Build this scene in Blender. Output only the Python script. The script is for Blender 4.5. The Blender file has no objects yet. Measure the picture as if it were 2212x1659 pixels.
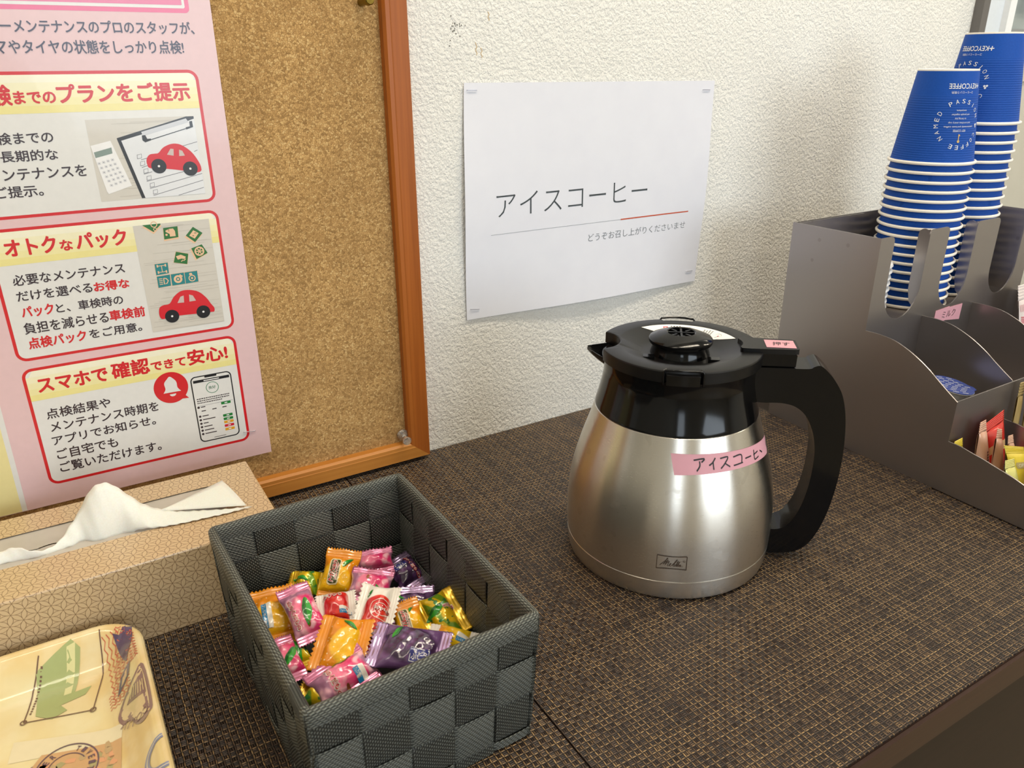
import bpy, bmesh, math, random
from math import sin, cos, pi, radians, hypot, atan2, sqrt
from mathutils import Vector, Matrix
random.seed(7)
S = bpy.context.scene
COL = S.collection

# ---------------------------------------------------------------- camera
cd = bpy.data.cameras.new('camera')
cam = bpy.data.objects.new('camera', cd)
COL.objects.link(cam)
S.camera = cam
F_PX, YAW, PITCH, ROLL = 1683.3, 0.54034, 0.39357, -0.00603
cd.sensor_fit = 'HORIZONTAL'
cd.sensor_width = 36.0
cd.lens = F_PX / 2212 * 36.0
cd.clip_start = 0.01
cam.location = (-0.12329, -0.63493, 0.35875)
fw = Vector((sin(YAW) * cos(PITCH), cos(YAW) * cos(PITCH), -sin(PITCH)))
rt = Vector((cos(YAW), -sin(YAW), 0))
up = rt.cross(fw)
r2 = rt * cos(ROLL) + up * sin(ROLL)
u2 = -rt * sin(ROLL) + up * cos(ROLL)
cam.rotation_euler = Matrix((r2, u2, -fw)).transposed().to_euler()
cd.dof.use_dof = True
cd.dof.focus_distance = 0.66
cd.dof.aperture_fstop = 20.0

# ---------------------------------------------------------------- world, exposure, lights
W = bpy.data.worlds.new('world')
S.world = W
W.use_nodes = True
W.node_tree.nodes['Background'].inputs[0].default_value = (0.75, 0.85, 1.0, 1)
W.node_tree.nodes['Background'].inputs[1].default_value = 0.5
S.view_settings.view_transform = 'Standard'
S.view_settings.look = 'None'
S.view_settings.gamma = 1.0
S.view_settings.use_curve_mapping = False
S.view_settings.exposure = -0.08


def area_light(name, loc, target, sx, sy, energy, color, spread=180):
    l = bpy.data.lights.new(name, 'AREA')
    l.shape = 'RECTANGLE'
    l.size, l.size_y = sx, sy
    l.energy = energy
    l.color = color
    l.spread = radians(spread)
    o = bpy.data.objects.new(name, l)
    COL.objects.link(o)
    o.location = loc
    d = Vector(target) - Vector(loc)
    o.rotation_euler = d.to_track_quat('-Z', 'Y').to_euler()
    return o


# daylight through the shop-front window behind the photographer
area_light('window_daylight', (0.95, -4.45, 0.70), (0.45, 0, 0.30), 2.6, 1.5, 86, (0.78, 0.89, 1.0))
area_light('window_daylight', (-2.45, -4.45, 0.70), (0.30, 0, 0.30), 1.0, 1.5, 26, (0.78, 0.89, 1.0))
LAMP_W, LAMP_C = 8.6, (1.0, 0.88, 0.70)


# ---------------------------------------------------------------- small helpers
def lin(h):
    h = h.lstrip('#')
    out = []
    for i in (0, 2, 4):
        c = int(h[i:i + 2], 16) / 255
        out.append(c / 12.92 if c <= 0.04045 else ((c + 0.055) / 1.055) ** 2.4)
    return (*out, 1.0)


class NT:
    """tiny node-graph writer"""
    def __init__(s, name):
        s.m = bpy.data.materials.new(name)
        s.m.use_nodes = True
        s.t = s.m.node_tree
        s.b = s.t.nodes['Principled BSDF']
        s._o = None

    def n(s, kind, **kw):
        nd = s.t.nodes.new(kind)
        for k, v in kw.items():
            setattr(nd, k, v)
        return nd

    def put(s, sock, v):
        if hasattr(v, 'is_output'):
            s.t.links.new(v, sock)
        else:
            sock.default_value = v

    def m_(s, op, a, b=0.0, c=0.0):
        nd = s.n('ShaderNodeMath', operation=op)
        s.put(nd.inputs[0], a)
        s.put(nd.inputs[1], b)
        s.put(nd.inputs[2], c)
        return nd.outputs[0]

    def add(s, a, b): return s.m_('ADD', a, b)
    def sub(s, a, b): return s.m_('SUBTRACT', a, b)
    def mul(s, a, b): return s.m_('MULTIPLY', a, b)
    def floor(s, a): return s.m_('FLOOR', a)
    def fract(s, a): return s.m_('FRACT', a)
    def lt(s, a, b): return s.m_('LESS_THAN', a, b)
    def gt(s, a, b): return s.m_('GREATER_THAN', a, b)
    def abs(s, a): return s.m_('ABSOLUTE', a)

    def co(s, which='Object'):
        return s.n('ShaderNodeTexCoord').outputs[which]

    def xyz(s, v=None):
        nd = s.n('ShaderNodeSeparateXYZ')
        s.put(nd.inputs[0], v if v is not None else s.co())
        return nd.outputs

    def vec(s, x, y, z=0.0):
        nd = s.n('ShaderNodeCombineXYZ')
        for i, v in enumerate((x, y, z)):
            s.put(nd.inputs[i], v)
        return nd.outputs[0]

    def scale(s, v, f):
        nd = s.n('ShaderNodeVectorMath', operation='MULTIPLY')
        s.put(nd.inputs[0], v)
        nd.inputs[1].default_value = f if isinstance(f, tuple) else (f, f, f)
        return nd.outputs[0]

    def noise(s, v, scale=1.0, detail=2.0, rough=0.5, out=0):
        nd = s.n('ShaderNodeTexNoise')
        s.put(nd.inputs['Vector'], v)
        nd.inputs['Scale'].default_value = scale
        nd.inputs['Detail'].default_value = detail
        nd.inputs['Roughness'].default_value = rough
        return nd.outputs[out]

    def white(s, v):
        nd = s.n('ShaderNodeTexWhiteNoise', noise_dimensions='3D')
        s.put(nd.inputs['Vector'], v)
        return nd.outputs['Value']

    def voro(s, v, scale, feature='F1', out='Distance', rnd=1.0):
        nd = s.n('ShaderNodeTexVoronoi', feature=feature)
        s.put(nd.inputs['Vector'], v)
        nd.inputs['Scale'].default_value = scale
        nd.inputs['Randomness'].default_value = rnd
        return nd.outputs[out]

    def smooth(s, v, a, b, lo=0.0, hi=1.0):
        nd = s.n('ShaderNodeMapRange', interpolation_type='SMOOTHSTEP')
        for i, x in enumerate((v, a, b, lo, hi)):
            s.put(nd.inputs[i], x)
        return nd.outputs[0]

    def mix(s, f, a, b, blend='MIX'):
        nd = s.n('ShaderNodeMix', data_type='RGBA', blend_type=blend)
        s.put(nd.inputs[0], f)
        s.put(nd.inputs[6], a)
        s.put(nd.inputs[7], b)
        return nd.outputs[2]

    def ramp(s, v, stops):
        nd = s.n('ShaderNodeValToRGB')
        e = nd.color_ramp.elements
        while len(e) < len(stops):
            e.new(0.5)
        for el, (p, c) in zip(e, stops):
            el.position = p
            el.color = c
        s.put(nd.inputs[0], v)
        return nd.outputs[0]

    def bump(s, h, strength=0.5, dist=0.001):
        nd = s.n('ShaderNodeBump')
        nd.inputs['Strength'].default_value = strength
        nd.inputs['Distance'].default_value = dist
        s.put(nd.inputs['Height'], h)
        s.t.links.new(nd.outputs[0], s.b.inputs['Normal'])

    def set(s, color=None, rough=None, metal=None, **kw):
        if color is not None:
            s.put(s.b.inputs['Base Color'], color)
        if rough is not None:
            s.put(s.b.inputs['Roughness'], rough)
        if metal is not None:
            s.put(s.b.inputs['Metallic'], metal)
        for k, v in kw.items():
            s.put(s.b.inputs[k.replace('_', ' ')], v)
        return s


_flat = {}


def flat(hexc, rough=0.5, metal=0.0, coat=0.0, spec=0.5):
    """a plain printed / painted surface with a faint procedural mottling"""
    key = (hexc, rough, metal, coat, spec)
    if key in _flat:
        return _flat[key]
    t = NT('surface_' + hexc.lstrip('#'))
    c = lin(hexc)
    f = t.noise(t.co(), 220.0, 2.0)
    d = tuple(x * 0.93 for x in c[:3]) + (1.0,)
    t.set(t.mix(f, d, c), rough, metal)
    t.b.inputs['Specular IOR Level'].default_value = spec
    if coat:
        t.set(Coat_Weight=coat, Coat_Roughness=0.06)
    _flat[key] = t.m
    return t.m


class MB:
    """mesh builder: collects faces with material slots"""
    def __init__(s):
        s.v, s.f, s.mi, s.mats, s.uv = [], [], [], [], {}

    def slot(s, m):
        if m not in s.mats:
            s.mats.append(m)
        return s.mats.index(m)

    def add(s, verts, faces, m, uvs=None):
        o = len(s.v)
        s.v += [tuple(v) for v in verts]
        k = s.slot(m)
        for f in faces:
            s.f.append(tuple(o + i for i in f))
            s.mi.append(k)
        if uvs:
            for i, u in enumerate(uvs):
                s.uv[o + i] = u
        return s

    def box(s, x0, x1, y0, y1, z0, z1, m):
        v = [(x, y, z) for x in (x0, x1) for y in (y0, y1) for z in (z0, z1)]
        return s.add(v, [(0, 1, 3, 2), (4, 6, 7, 5), (0, 4, 5, 1), (2, 3, 7, 6), (0, 2, 6, 4), (1, 5, 7, 3)], m)

    def lathe(s, prof, m, seg=96, closed=False, a0=0.0, a1=2 * pi, uv=False, c=(0, 0)):
        full = abs(a1 - a0 - 2 * pi) < 1e-6
        na = seg if full else seg + 1
        v, uvs = [], []
        for r, z in prof:
            for i in range(na):
                a = a0 + (a1 - a0) * i / seg
                v.append((c[0] + r * cos(a), c[1] + r * sin(a), z))
                uvs.append((a, z))
        f = []
        n = len(prof)
        for j in range(n if closed else n - 1):
            jj = (j + 1) % n
            for i in range(seg):
                ii = (i + 1) % na
                f.append((j * na + i, j * na + ii, jj * na + ii, jj * na + i))
        return s.add(v, f, m, uvs if uv else None)

    def prism(s, poly, a, b, m, axis='z', side=None):
        """extrude a 2-D polygon between a and b along an axis"""
        def p(u, w, h):
            return {'z': (u, w, h), 'y': (u, h, w), 'x': (h, u, w)}[axis]
        n = len(poly)
        v = [p(u, w, a) for u, w in poly] + [p(u, w, b) for u, w in poly]
        f = [tuple(range(n)), tuple(range(2 * n - 1, n - 1, -1))]
        s.add(v, f, m)
        s.add(v, [(i, i + n, (i + 1) % n + n, (i + 1) % n) for i in range(n)], side or m)
        return s

    def tube(s, pts, r, m, seg=8, cap=True):
        pts = [Vector(p) for p in pts]
        rs = r if isinstance(r, (list, tuple)) else [r] * len(pts)
        v, f = [], []
        prev = None
        for i, p in enumerate(pts):
            t = (pts[min(i + 1, len(pts) - 1)] - pts[max(i - 1, 0)]).normalized()
            a = prev if prev else (Vector((0, 0, 1)) if abs(t.z) < 0.9 else Vector((1, 0, 0)))
            n1 = (a - t * a.dot(t)).normalized()
            n2 = t.cross(n1)
            prev = n1
            for k in range(seg):
                q = 2 * pi * k / seg
                v.append(p + n1 * rs[i] * cos(q) + n2 * rs[i] * sin(q))
        for i in range(len(pts) - 1):
            for k in range(seg):
                kk = (k + 1) % seg
                f.append((i * seg + k, i * seg + kk, (i + 1) * seg + kk, (i + 1) * seg + k))
        if cap:
            f.append(tuple(range(seg))[::-1])
            f.append(tuple((len(pts) - 1) * seg + k for k in range(seg)))
        return s.add(v, f, m)

    def build(s, name, parent=None, smooth=None, fix=True):
        me = bpy.data.meshes.new(name)
        me.from_pydata(s.v, [], s.f)
        for m in s.mats:
            me.materials.append(m)
        me.polygons.foreach_set('material_index', s.mi)
        if s.uv:
            l = me.uv_layers.new(name='UVMap')
            for lp in me.loops:
                l.data[lp.index].uv = s.uv.get(lp.vertex_index, (0, 0))
        if fix:
            bm = bmesh.new()
            bm.from_mesh(me)
            bmesh.ops.recalc_face_normals(bm, faces=bm.faces)
            bm.to_mesh(me)
            bm.free()
        if smooth is not None:
            me.polygons.foreach_set('use_smooth', [True] * len(me.polygons))
            me.set_sharp_from_angle(angle=radians(smooth))
        me.update()
        o = bpy.data.objects.new(name, me)
        COL.objects.link(o)
        if parent:
            o.parent = parent
        return o


def bevel(o, w, seg=3, ang=40):
    b = o.modifiers.new('bevel', 'BEVEL')
    b.width = w
    b.segments = seg
    b.limit_method = 'ANGLE'
    b.angle_limit = radians(ang)
    return o


def thing(name, label, cat, loc=(0, 0, 0), rot=(0, 0, 0), group=None):
    o = bpy.data.objects.new(name, None)
    o.empty_display_size = 0.02
    COL.objects.link(o)
    o.location = loc
    o.rotation_euler = rot
    return tag(o, label, cat, group)


def tag(o, label, cat, group=None):
    o['label'] = label
    o['category'] = cat
    if group:
        o['group'] = group
    return o


def struct(o):
    o['kind'] = 'structure'
    return o


def spline(pts, n=6, closed=False):
    """Catmull-Rom through 2-D points"""
    out = []
    N = len(pts)
    for i in range(N if closed else N - 1):
        g = (lambda k: pts[k % N]) if closed else (lambda k: pts[max(0, min(N - 1, k))])
        p0, p1, p2, p3 = g(i - 1), g(i), g(i + 1), g(i + 2)
        for j in range(n):
            t = j / n
            out.append(tuple(0.5 * (2 * b + (c - a) * t + (2 * a - 5 * b + 4 * c - d) * t * t + (3 * b - a - 3 * c + d) * t ** 3)
                             for a, b, c, d in zip(p0, p1, p2, p3)))
    if not closed:
        out.append(tuple(pts[-1]))
    return out


def lerp(x, xs, ys):
    if x <= xs[0]:
        return ys[0]
    for i in range(len(xs) - 1):
        if x <= xs[i + 1]:
            return ys[i] + (ys[i + 1] - ys[i]) * (x - xs[i]) / (xs[i + 1] - xs[i])
    return ys[-1]


_tg = {}


def text_geo(s, off=0.0, shear=0.0):
    """outline of a string as flat triangles, scaled to a unit box: verts (x,y in 0..1), faces, aspect"""
    k = (s, off, shear)
    if k in _tg:
        return _tg[k]
    cu = bpy.data.curves.new('t', 'FONT')
    cu.body = s
    cu.offset = off
    cu.shear = shear
    cu.resolution_u = 3
    o = bpy.data.objects.new('t', cu)
    COL.objects.link(o)
    dg = bpy.context.evaluated_depsgraph_get()
    me = bpy.data.meshes.new_from_object(o.evaluated_get(dg))
    vs = [(v.co.x, v.co.y) for v in me.vertices]
    fs = [tuple(p.vertices) for p in me.polygons]
    bpy.data.objects.remove(o)
    bpy.data.curves.remove(cu)
    bpy.data.meshes.remove(me)
    x0, x1 = min(v[0] for v in vs), max(v[0] for v in vs)
    y0, y1 = min(v[1] for v in vs), max(v[1] for v in vs)
    w, h = max(x1 - x0, 1e-6), max(y1 - y0, 1e-6)
    _tg[k] = ([((x - x0) / w, (y - y0) / h) for x, y in vs], fs, w / h)
    return _tg[k]


def put_text(mb, s, fn, m, x0, x1, y0, y1, off=0.0, shear=0.0, bold=0.0, step=(0.0, -5e-6, 0.0)):
    """string fitted to the box x0..x1, y0..y1 of a surface chart fn(x, y) -> point; bold = stroke spread"""
    vs, fs, _ = text_geo(s, off, shear)
    sh = [(0, 0)] if not bold else [(bold * cos(k * pi / 4), bold * sin(k * pi / 4)) for k in range(8)]
    for k, (dx, dy) in enumerate(sh):
        v = []
        for u, w in vs:
            p = fn(x0 + abs(bold) * (1 if x1 > x0 else -1) + u * (x1 - x0 - 2 * abs(bold) * (1 if x1 > x0 else -1)) + dx, y0 + w * (y1 - y0) + dy)
            v.append((p[0] + k * step[0], p[1] + k * step[1], p[2] + k * step[2]) if k else p)
        mb.add(v, fs, m)


def refine(poly, L):
    """triangulate + subdivide a 2-D polygon so that it can follow a curved surface"""
    bm = bmesh.new()
    bm.faces.new([bm.verts.new((x, y, 0)) for x, y in poly])
    bmesh.ops.triangulate(bm, faces=bm.faces)
    for _ in range(5):
        e = [e for e in bm.edges if e.calc_length() > L]
        if not e:
            break
        bmesh.ops.subdivide_edges(bm, edges=e, cuts=1)
        bmesh.ops.triangulate(bm, faces=bm.faces)
    bm.verts.index_update()
    v = [(q.co.x, q.co.y) for q in bm.verts]
    f = [tuple(q.index for q in g.verts) for g in bm.faces]
    bm.free()
    return v, f


def put_poly(mb, poly, fn, m, L=None):
    if L:
        v, f = refine(poly, L)
        mb.add([fn(*p) for p in v], f, m)
    else:
        mb.add([fn(*p) for p in poly], [tuple(range(len(poly)))], m)


def stroke(mb, pts, w, fn, m):
    """a line of width w drawn along 2-D points"""
    n = len(pts)
    v = []
    for i, p in enumerate(pts):
        a, b = pts[max(0, i - 1)], pts[min(n - 1, i + 1)]
        dx, dy = b[0] - a[0], b[1] - a[1]
        l = hypot(dx, dy) or 1
        v.append(fn(p[0] - dy / l * w / 2, p[1] + dx / l * w / 2))
        v.append(fn(p[0] + dy / l * w / 2, p[1] - dx / l * w / 2))
    mb.add(v, [(2 * i, 2 * i + 1, 2 * i + 3, 2 * i + 2) for i in range(n - 1)], m)


def rrect(x0, x1, y0, y1, r, n=6):
    out = []
    for cx, cy, a in ((x1 - r, y1 - r, 0), (x0 + r, y1 - r, 90), (x0 + r, y0 + r, 180), (x1 - r, y0 + r, 270)):
        for i in range(n + 1):
            q = radians(a + 90 * i / n)
            out.append((cx + r * cos(q), cy + r * sin(q)))
    return out


def circ(cx, cy, rx, ry=None, n=28, a0=0, a1=360):
    ry = rx if ry is None else ry
    full = a1 - a0 == 360
    return [(cx + rx * cos(radians(a0 + (a1 - a0) * i / n)), cy + ry * sin(radians(a0 + (a1 - a0) * i / n))) for i in range(n if full else n + 1)]


def ring(mb, cx, cy, r, w, fn, m, n=40, a0=0, a1=360, ry=None):
    ry = ry or r
    stroke(mb, [(cx + r * cos(radians(a0 + (a1 - a0) * i / n)), cy + ry * sin(radians(a0 + (a1 - a0) * i / n))) for i in range(n + 1)], w, fn, m)


# ---------------------------------------------------------------- procedural materials
def mat_stucco():
    t = NT('white_stucco')
    c = t.co()
    a = t.noise(t.scale(c, (1.0, 1.0, 0.8)), 330, 3, 0.6)
    b = t.noise(c, 95, 2, 0.5)
    sw = t.noise(t.scale(c, (1.0, 1.0, 0.35)), 60, 2, 0.5)
    h = t.add(t.smooth(a, 0.35, 0.65), t.add(t.mul(b, 0.9), t.mul(t.smooth(sw, 0.45, 0.6), 0.5)))
    big = t.noise(c, 9, 2)
    t.set(t.mix(big, lin('#e3e1da'), lin('#ebeae4')), 0.75)
    t.bump(h, 0.55, 0.0011)
    return t.m


def mat_cork():
    t = NT('cork')
    c = t.co()
    w = t.n('ShaderNodeVectorMath', operation='ADD')
    t.put(w.inputs[0], c)
    t.put(w.inputs[1], t.scale(t.noise(c, 300, 2, 0.5, 1), 0.002))
    d = t.voro(w.outputs[0], 600, 'DISTANCE_TO_EDGE')
    r = t.xyz(t.voro(w.outputs[0], 600, 'F1', 'Color'))[0]
    fine = t.noise(c, 900, 2)
    base = t.ramp(t.add(t.mul(r, 0.75), t.mul(fine, 0.25)), [(0.05, lin('#8b693a')), (0.35, lin('#b58d55')), (0.7, lin('#c8a065')), (1.0, lin('#dcbb82'))])
    dark = t.smooth(t.add(d, t.mul(t.sub(fine, 0.5), 0.08)), -0.02, 0.08)
    big = t.noise(c, 25, 2)
    col = t.mix(dark, lin('#97703c'), base)
    col = t.mix(t.smooth(big, 0.35, 0.7, 0.0, 0.25), col, lin('#7f5d31'))
    t.set(col, 0.85)
    t.bump(t.add(dark, t.mul(fine, 0.5)), 0.6, 0.0006)
    return t.m


def mat_wood(name, c0, c1, c2, axis, rough=0.35):
    t = NT(name)
    sc = {'x': (6, 260, 260), 'z': (260, 260, 6), 'y': (260, 6, 260)}[axis]
    g = t.noise(t.scale(t.co(), sc), 1.0, 3, 0.6)
    b = t.noise(t.scale(t.co(), tuple(x * 0.12 for x in sc)), 1.0, 2)
    col = t.ramp(t.add(t.mul(g, 0.6), t.mul(b, 0.5)), [(0.3, lin(c0)), (0.55, lin(c1)), (0.8, lin(c2))])
    t.set(col, rough, 0.0, Coat_Weight=0.0)
    t.b.inputs['Specular IOR Level'].default_value = 0.2
    t.bump(g, 0.08, 0.0003)
    return t.m


def mat_mat(ox, oy):
    """woven vinyl place mat: double strands over and under, dark brown and straw"""
    t = NT('woven_vinyl')
    x, y, z = t.xyz()
    p = 0.00125
    wob = t.mul(t.sub(t.noise(t.co(), 140, 1), 0.5), 0.0010)
    u = t.m_('DIVIDE', t.add(t.add(x, wob), ox), p)
    v = t.m_('DIVIDE', t.add(t.add(y, wob), oy), p)
    iu, iv, fu, fv = t.floor(u), t.floor(v), t.fract(u), t.fract(v)
    # hopsack: bundles of two up-strands over bundles of three cross-strands, rows slipping
    bu, bv = t.floor(t.mul(iu, 1 / 3)), t.floor(t.mul(iv, 1 / 3))
    lu = t.lt(t.fract(t.add(t.mul(iu, 1 / 3), 0.01)), 0.2)
    lv = t.lt(t.fract(t.add(t.mul(iv, 1 / 3), 0.01)), 0.2)
    s = t.m_('MODULO', t.add(t.add(bu, bv), 4000.0), 2.0)
    over = t.lt(s, 0.9)
    over = t.m_('MAXIMUM', lu, t.mul(over, t.sub(1.0, lv)))      # the binding strands run on top
    ru = t.white(t.vec(iu, 3.0, 1.0))
    rv = t.white(t.vec(7.0, iv, 2.0))
    piece = t.white(t.vec(bu, bv, over))
    nu = t.noise(t.vec(t.mul(iu, 5.3), t.mul(v, 0.09), 0.0), 1.0, 1)
    nv = t.noise(t.vec(t.mul(u, 0.09), t.mul(iv, 5.3), 4.0), 1.0, 1)
    wu = t.add(t.add(t.mul(ru, 0.22), t.mul(lu, 0.20)), t.add(t.mul(nu, 0.45), t.mul(piece, 0.16)))
    wv = t.add(t.add(t.mul(rv, 0.22), t.mul(lv, 0.20)), t.add(t.mul(nv, 0.45), t.mul(piece, 0.16)))
    st = [(0.15, lin('#1f140d')), (0.36, lin('#34261e')), (0.50, lin('#523f32')), (0.60, lin('#826748')), (0.80, lin('#b49366'))]
    cu, cv = t.ramp(wu, st), t.ramp(wv, st)
    hu = t.m_('SINE', t.mul(fu, pi))
    hv = t.m_('SINE', t.mul(fv, pi))
    eu = t.m_('SINE', t.mul(t.fract(t.mul(v, 1 / 3)), pi))
    ev = t.m_('SINE', t.mul(t.fract(t.mul(u, 1 / 3)), pi))
    h = t.add(t.mul(over, t.mul(hu, t.add(0.35, t.mul(t.m_('SQRT', eu), 0.65)))), t.mul(t.sub(1.0, over), t.mul(hv, t.add(0.35, t.mul(t.m_('SQRT', ev), 0.65)))))
    col = t.mix(over, cv, cu)
    col = t.mix(t.smooth(h, 0.40, 0.97), lin('#120b08'), col)
    t.set(col, t.add(0.40, t.mul(piece, 0.1)))
    t.bump(h, 0.8, 0.0006)
    return t.m


def mat_strap(name, dots):
    """basket webbing, UV in metres along / across the strap"""
    t = NT(name)
    u, v, _ = t.xyz(t.co('UV'))
    pu, pv = (0.0024, 0.0013) if dots else (0.0030, 0.0014)
    row = t.floor(t.m_('DIVIDE', v, pv))
    fv = t.fract(t.m_('DIVIDE', v, pv))
    uu = t.add(t.m_('DIVIDE', u, pu), t.mul(row, 0.37))
    fu = t.fract(uu)
    wav = t.add(fv, t.mul(t.m_('SINE', t.mul(uu, 2 * pi)), 0.14))
    ridge = t.m_('SINE', t.mul(t.fract(t.add(wav, 4.0)), pi))
    dash = t.mul(t.smooth(t.abs(t.sub(fu, 0.5)), 0.30 if dots else 0.46, 0.10 if dots else 0.20), t.smooth(ridge, 0.45, 0.85))
    fz = t.noise(t.co('Object'), 1500, 2)
    col = t.mix(dash, lin('#232421' if dots else '#343631'), lin('#777a71' if dots else '#7e8178'))
    col = t.mix(t.smooth(ridge, 0.3, 0.0), col, lin('#151615'))
    col = t.mix(t.mul(fz, 0.25), col, lin('#4c4f4a'))
    t.set(col, 0.42)
    t.bump(t.add(t.mul(ridge, 0.7), dash), 0.8, 0.0005)
    return t.m


def mat_star_paper():
    """tissue carton print: six-petalled line flowers on a triangular grid, on the box's own faces"""
    t = NT('flower_line_print')
    x, y, z = t.xyz()
    geo = t.n('ShaderNodeNewGeometry')
    nx, ny, nz = t.xyz(t.n('ShaderNodeTexCoord').outputs['Normal'])
    top = t.gt(t.abs(nz), 0.7)
    side = t.gt(t.abs(nx), 0.7)
    U = t.add(t.mul(x, t.sub(1.0, side)), t.mul(y, side))
    V = t.add(t.mul(y, top), t.mul(z, t.sub(1.0, top)))
    a = 0.0080
    d = None
    for k in range(3):
        q = radians(60 * k + 15)
        xr = t.add(t.mul(U, cos(q)), t.mul(V, sin(q)))
        yr = t.sub(t.mul(V, cos(q)), t.mul(U, sin(q)))
        rw = t.m_('DIVIDE', yr, a * sqrt(3) / 2)
        n = t.m_('ROUND', rw)
        dy = t.mul(t.sub(rw, n), a * sqrt(3) / 2)
        xs = t.add(t.m_('DIVIDE', xr, a), t.mul(n, 0.5))
        w = t.mul(t.abs(t.m_('SINE', t.mul(xs, pi))), 0.19 * a)
        e = t.abs(t.sub(t.abs(dy), w))
        d = e if d is None else t.m_('MINIMUM', d, e)
    line = t.smooth(d, 0.00022, 0.00006)
    t.set(t.mix(line, lin('#c6ac86'), lin('#6a4e30')), 0.33, 0.0, Coat_Weight=0.4, Coat_Roughness=0.2)
    return t.m


def mat_steel():
    t = NT('brushed_steel')
    x, y, z = t.xyz()
    an = t.m_('ARCTAN2', y, x)
    br = t.noise(t.vec(t.mul(an, 14.0), t.mul(z, 3800.0), 0.0), 1.0, 3, 0.6)
    sp = t.noise(t.co(), 95, 1)
    stain = t.smooth(sp, 0.66, 0.69)
    t.set(t.mix(t.mul(stain, 0.25), lin('#d6d1c8'), lin('#bab4aa')), t.add(t.add(0.22, t.mul(br, 0.16)), t.mul(stain, 0.03)), 1.0)
    t.b.inputs['Anisotropic'].default_value = 0.75
    t.b.inputs['Anisotropic Rotation'].default_value = 0.25
    tg = t.n('ShaderNodeTangent', direction_type='RADIAL', axis='Z')
    t.t.links.new(tg.outputs[0], t.b.inputs['Tangent'])
    t.bump(br, 0.06, 0.0002)
    return t.m


def mat_gunmetal():
    t = NT('satin_grey_steel')
    c = t.co()
    f = t.noise(t.scale(c, (40, 40, 900)), 1.0, 2)
    sp = t.voro(c, 60, 'F1', 'Distance')
    spot = t.mul(t.smooth(sp, 0.14, 0.10), t.gt(t.noise(c, 23, 0), 0.62))
    t.set(t.mix(t.mul(spot, 0.3), lin('#a39d9b'), lin('#746d66')), t.add(0.29, t.mul(f, 0.06)), 0.92)
    t.bump(f, 0.03, 0.0002)
    return t.m


def mat_black_plastic(rough=0.08, name='gloss_black_plastic'):
    t = NT(name)
    f = t.noise(t.co(), 60, 2)
    t.set(t.mix(f, lin('#070708'), lin('#0c0c0d')), t.add(rough, t.mul(f, 0.05)), 0.0)
    t.b.inputs['Specular IOR Level'].default_value = 0.3
    return t.m


def mat_paper(c0, c1, rough=0.7, name='paper'):
    t = NT(name)
    f = t.noise(t.co(), 40, 3)
    g = t.noise(t.co(), 1800, 1)
    t.set(t.mix(f, lin(c0), lin(c1)), rough)
    t.bump(g, 0.05, 0.0001)
    return t.m


def mat_tissue():
    t = NT('tissue_paper')
    g = t.noise(t.co(), 900, 2)
    t.set(t.mix(g, lin('#e8dfd4'), lin('#f2ece4')), 0.9, 0.0, Subsurface_Weight=0.25, Subsurface_Scale=0.004)
    t.bump(g, 0.15, 0.0002)
    return t.m


def mat_cup_blue():
    t = NT('embossed_blue_paper')
    u, v, _ = t.xyz(t.co('UV'))
    rows = t.m_('DIVIDE', v, 0.0021)
    rp = t.floor(rows)
    uu = t.add(t.mul(u, 26.0), t.mul(rp, 0.5))
    w = t.fract(t.add(rows, t.mul(t.m_('SINE', t.mul(uu, 2 * pi)), 0.08)))
    dash = t.mul(t.smooth(t.abs(t.sub(w, 0.5)), 0.40, 0.15), t.smooth(t.abs(t.sub(t.fract(uu), 0.5)), 0.47, 0.36))
    zone = t.mul(t.smooth(v, 0.064, 0.056), t.smooth(v, 0.002, 0.006))
    h = t.mul(dash, zone)
    f = t.noise(t.co('Object'), 600, 2)
    t.set(t.mix(f, lin('#0c469f'), lin('#1250ae')), 0.6)
    t.b.inputs['Specular IOR Level'].default_value = 0.25
    t.bump(t.add(h, t.mul(f, 0.15)), 0.6, 0.0006)
    return t.m


M_STUCCO = mat_stucco()
M_CORK = mat_cork()
M_STRAP = mat_strap('grey_webbing', False)
M_STRAPV = mat_strap('grey_webbing_upright', True)
M_STAR = mat_star_paper()
M_STEEL = mat_steel()
M_GUN = mat_gunmetal()
M_BLACK = mat_black_plastic()
M_SATIN = mat_black_plastic(0.32, 'satin_black_plastic')
M_WHITEPAPER = mat_paper('#dcdde6', '#e4e5ec', 0.7, 'white_copy_paper')
M_TISSUE = mat_tissue()
M_CUP = mat_cup_blue()
M_CUPW = mat_paper('#e9e2d6', '#f2ece2', 0.5, 'waxed_white_paper')
M_TAPE = mat_paper('#c9919d', '#d39daa', 0.7, 'pink_masking_tape')
M_INK = flat('#1b1b1f', 0.6)
M_STAPLE = flat('#b9bac4', 0.3, 0.9)

# ================================================================ the setting
def slab(name, x0, x1, y0, y1, z0, z1, m):
    return struct(MB().box(x0, x1, y0, y1, z0, z1, m).build(name))


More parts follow.
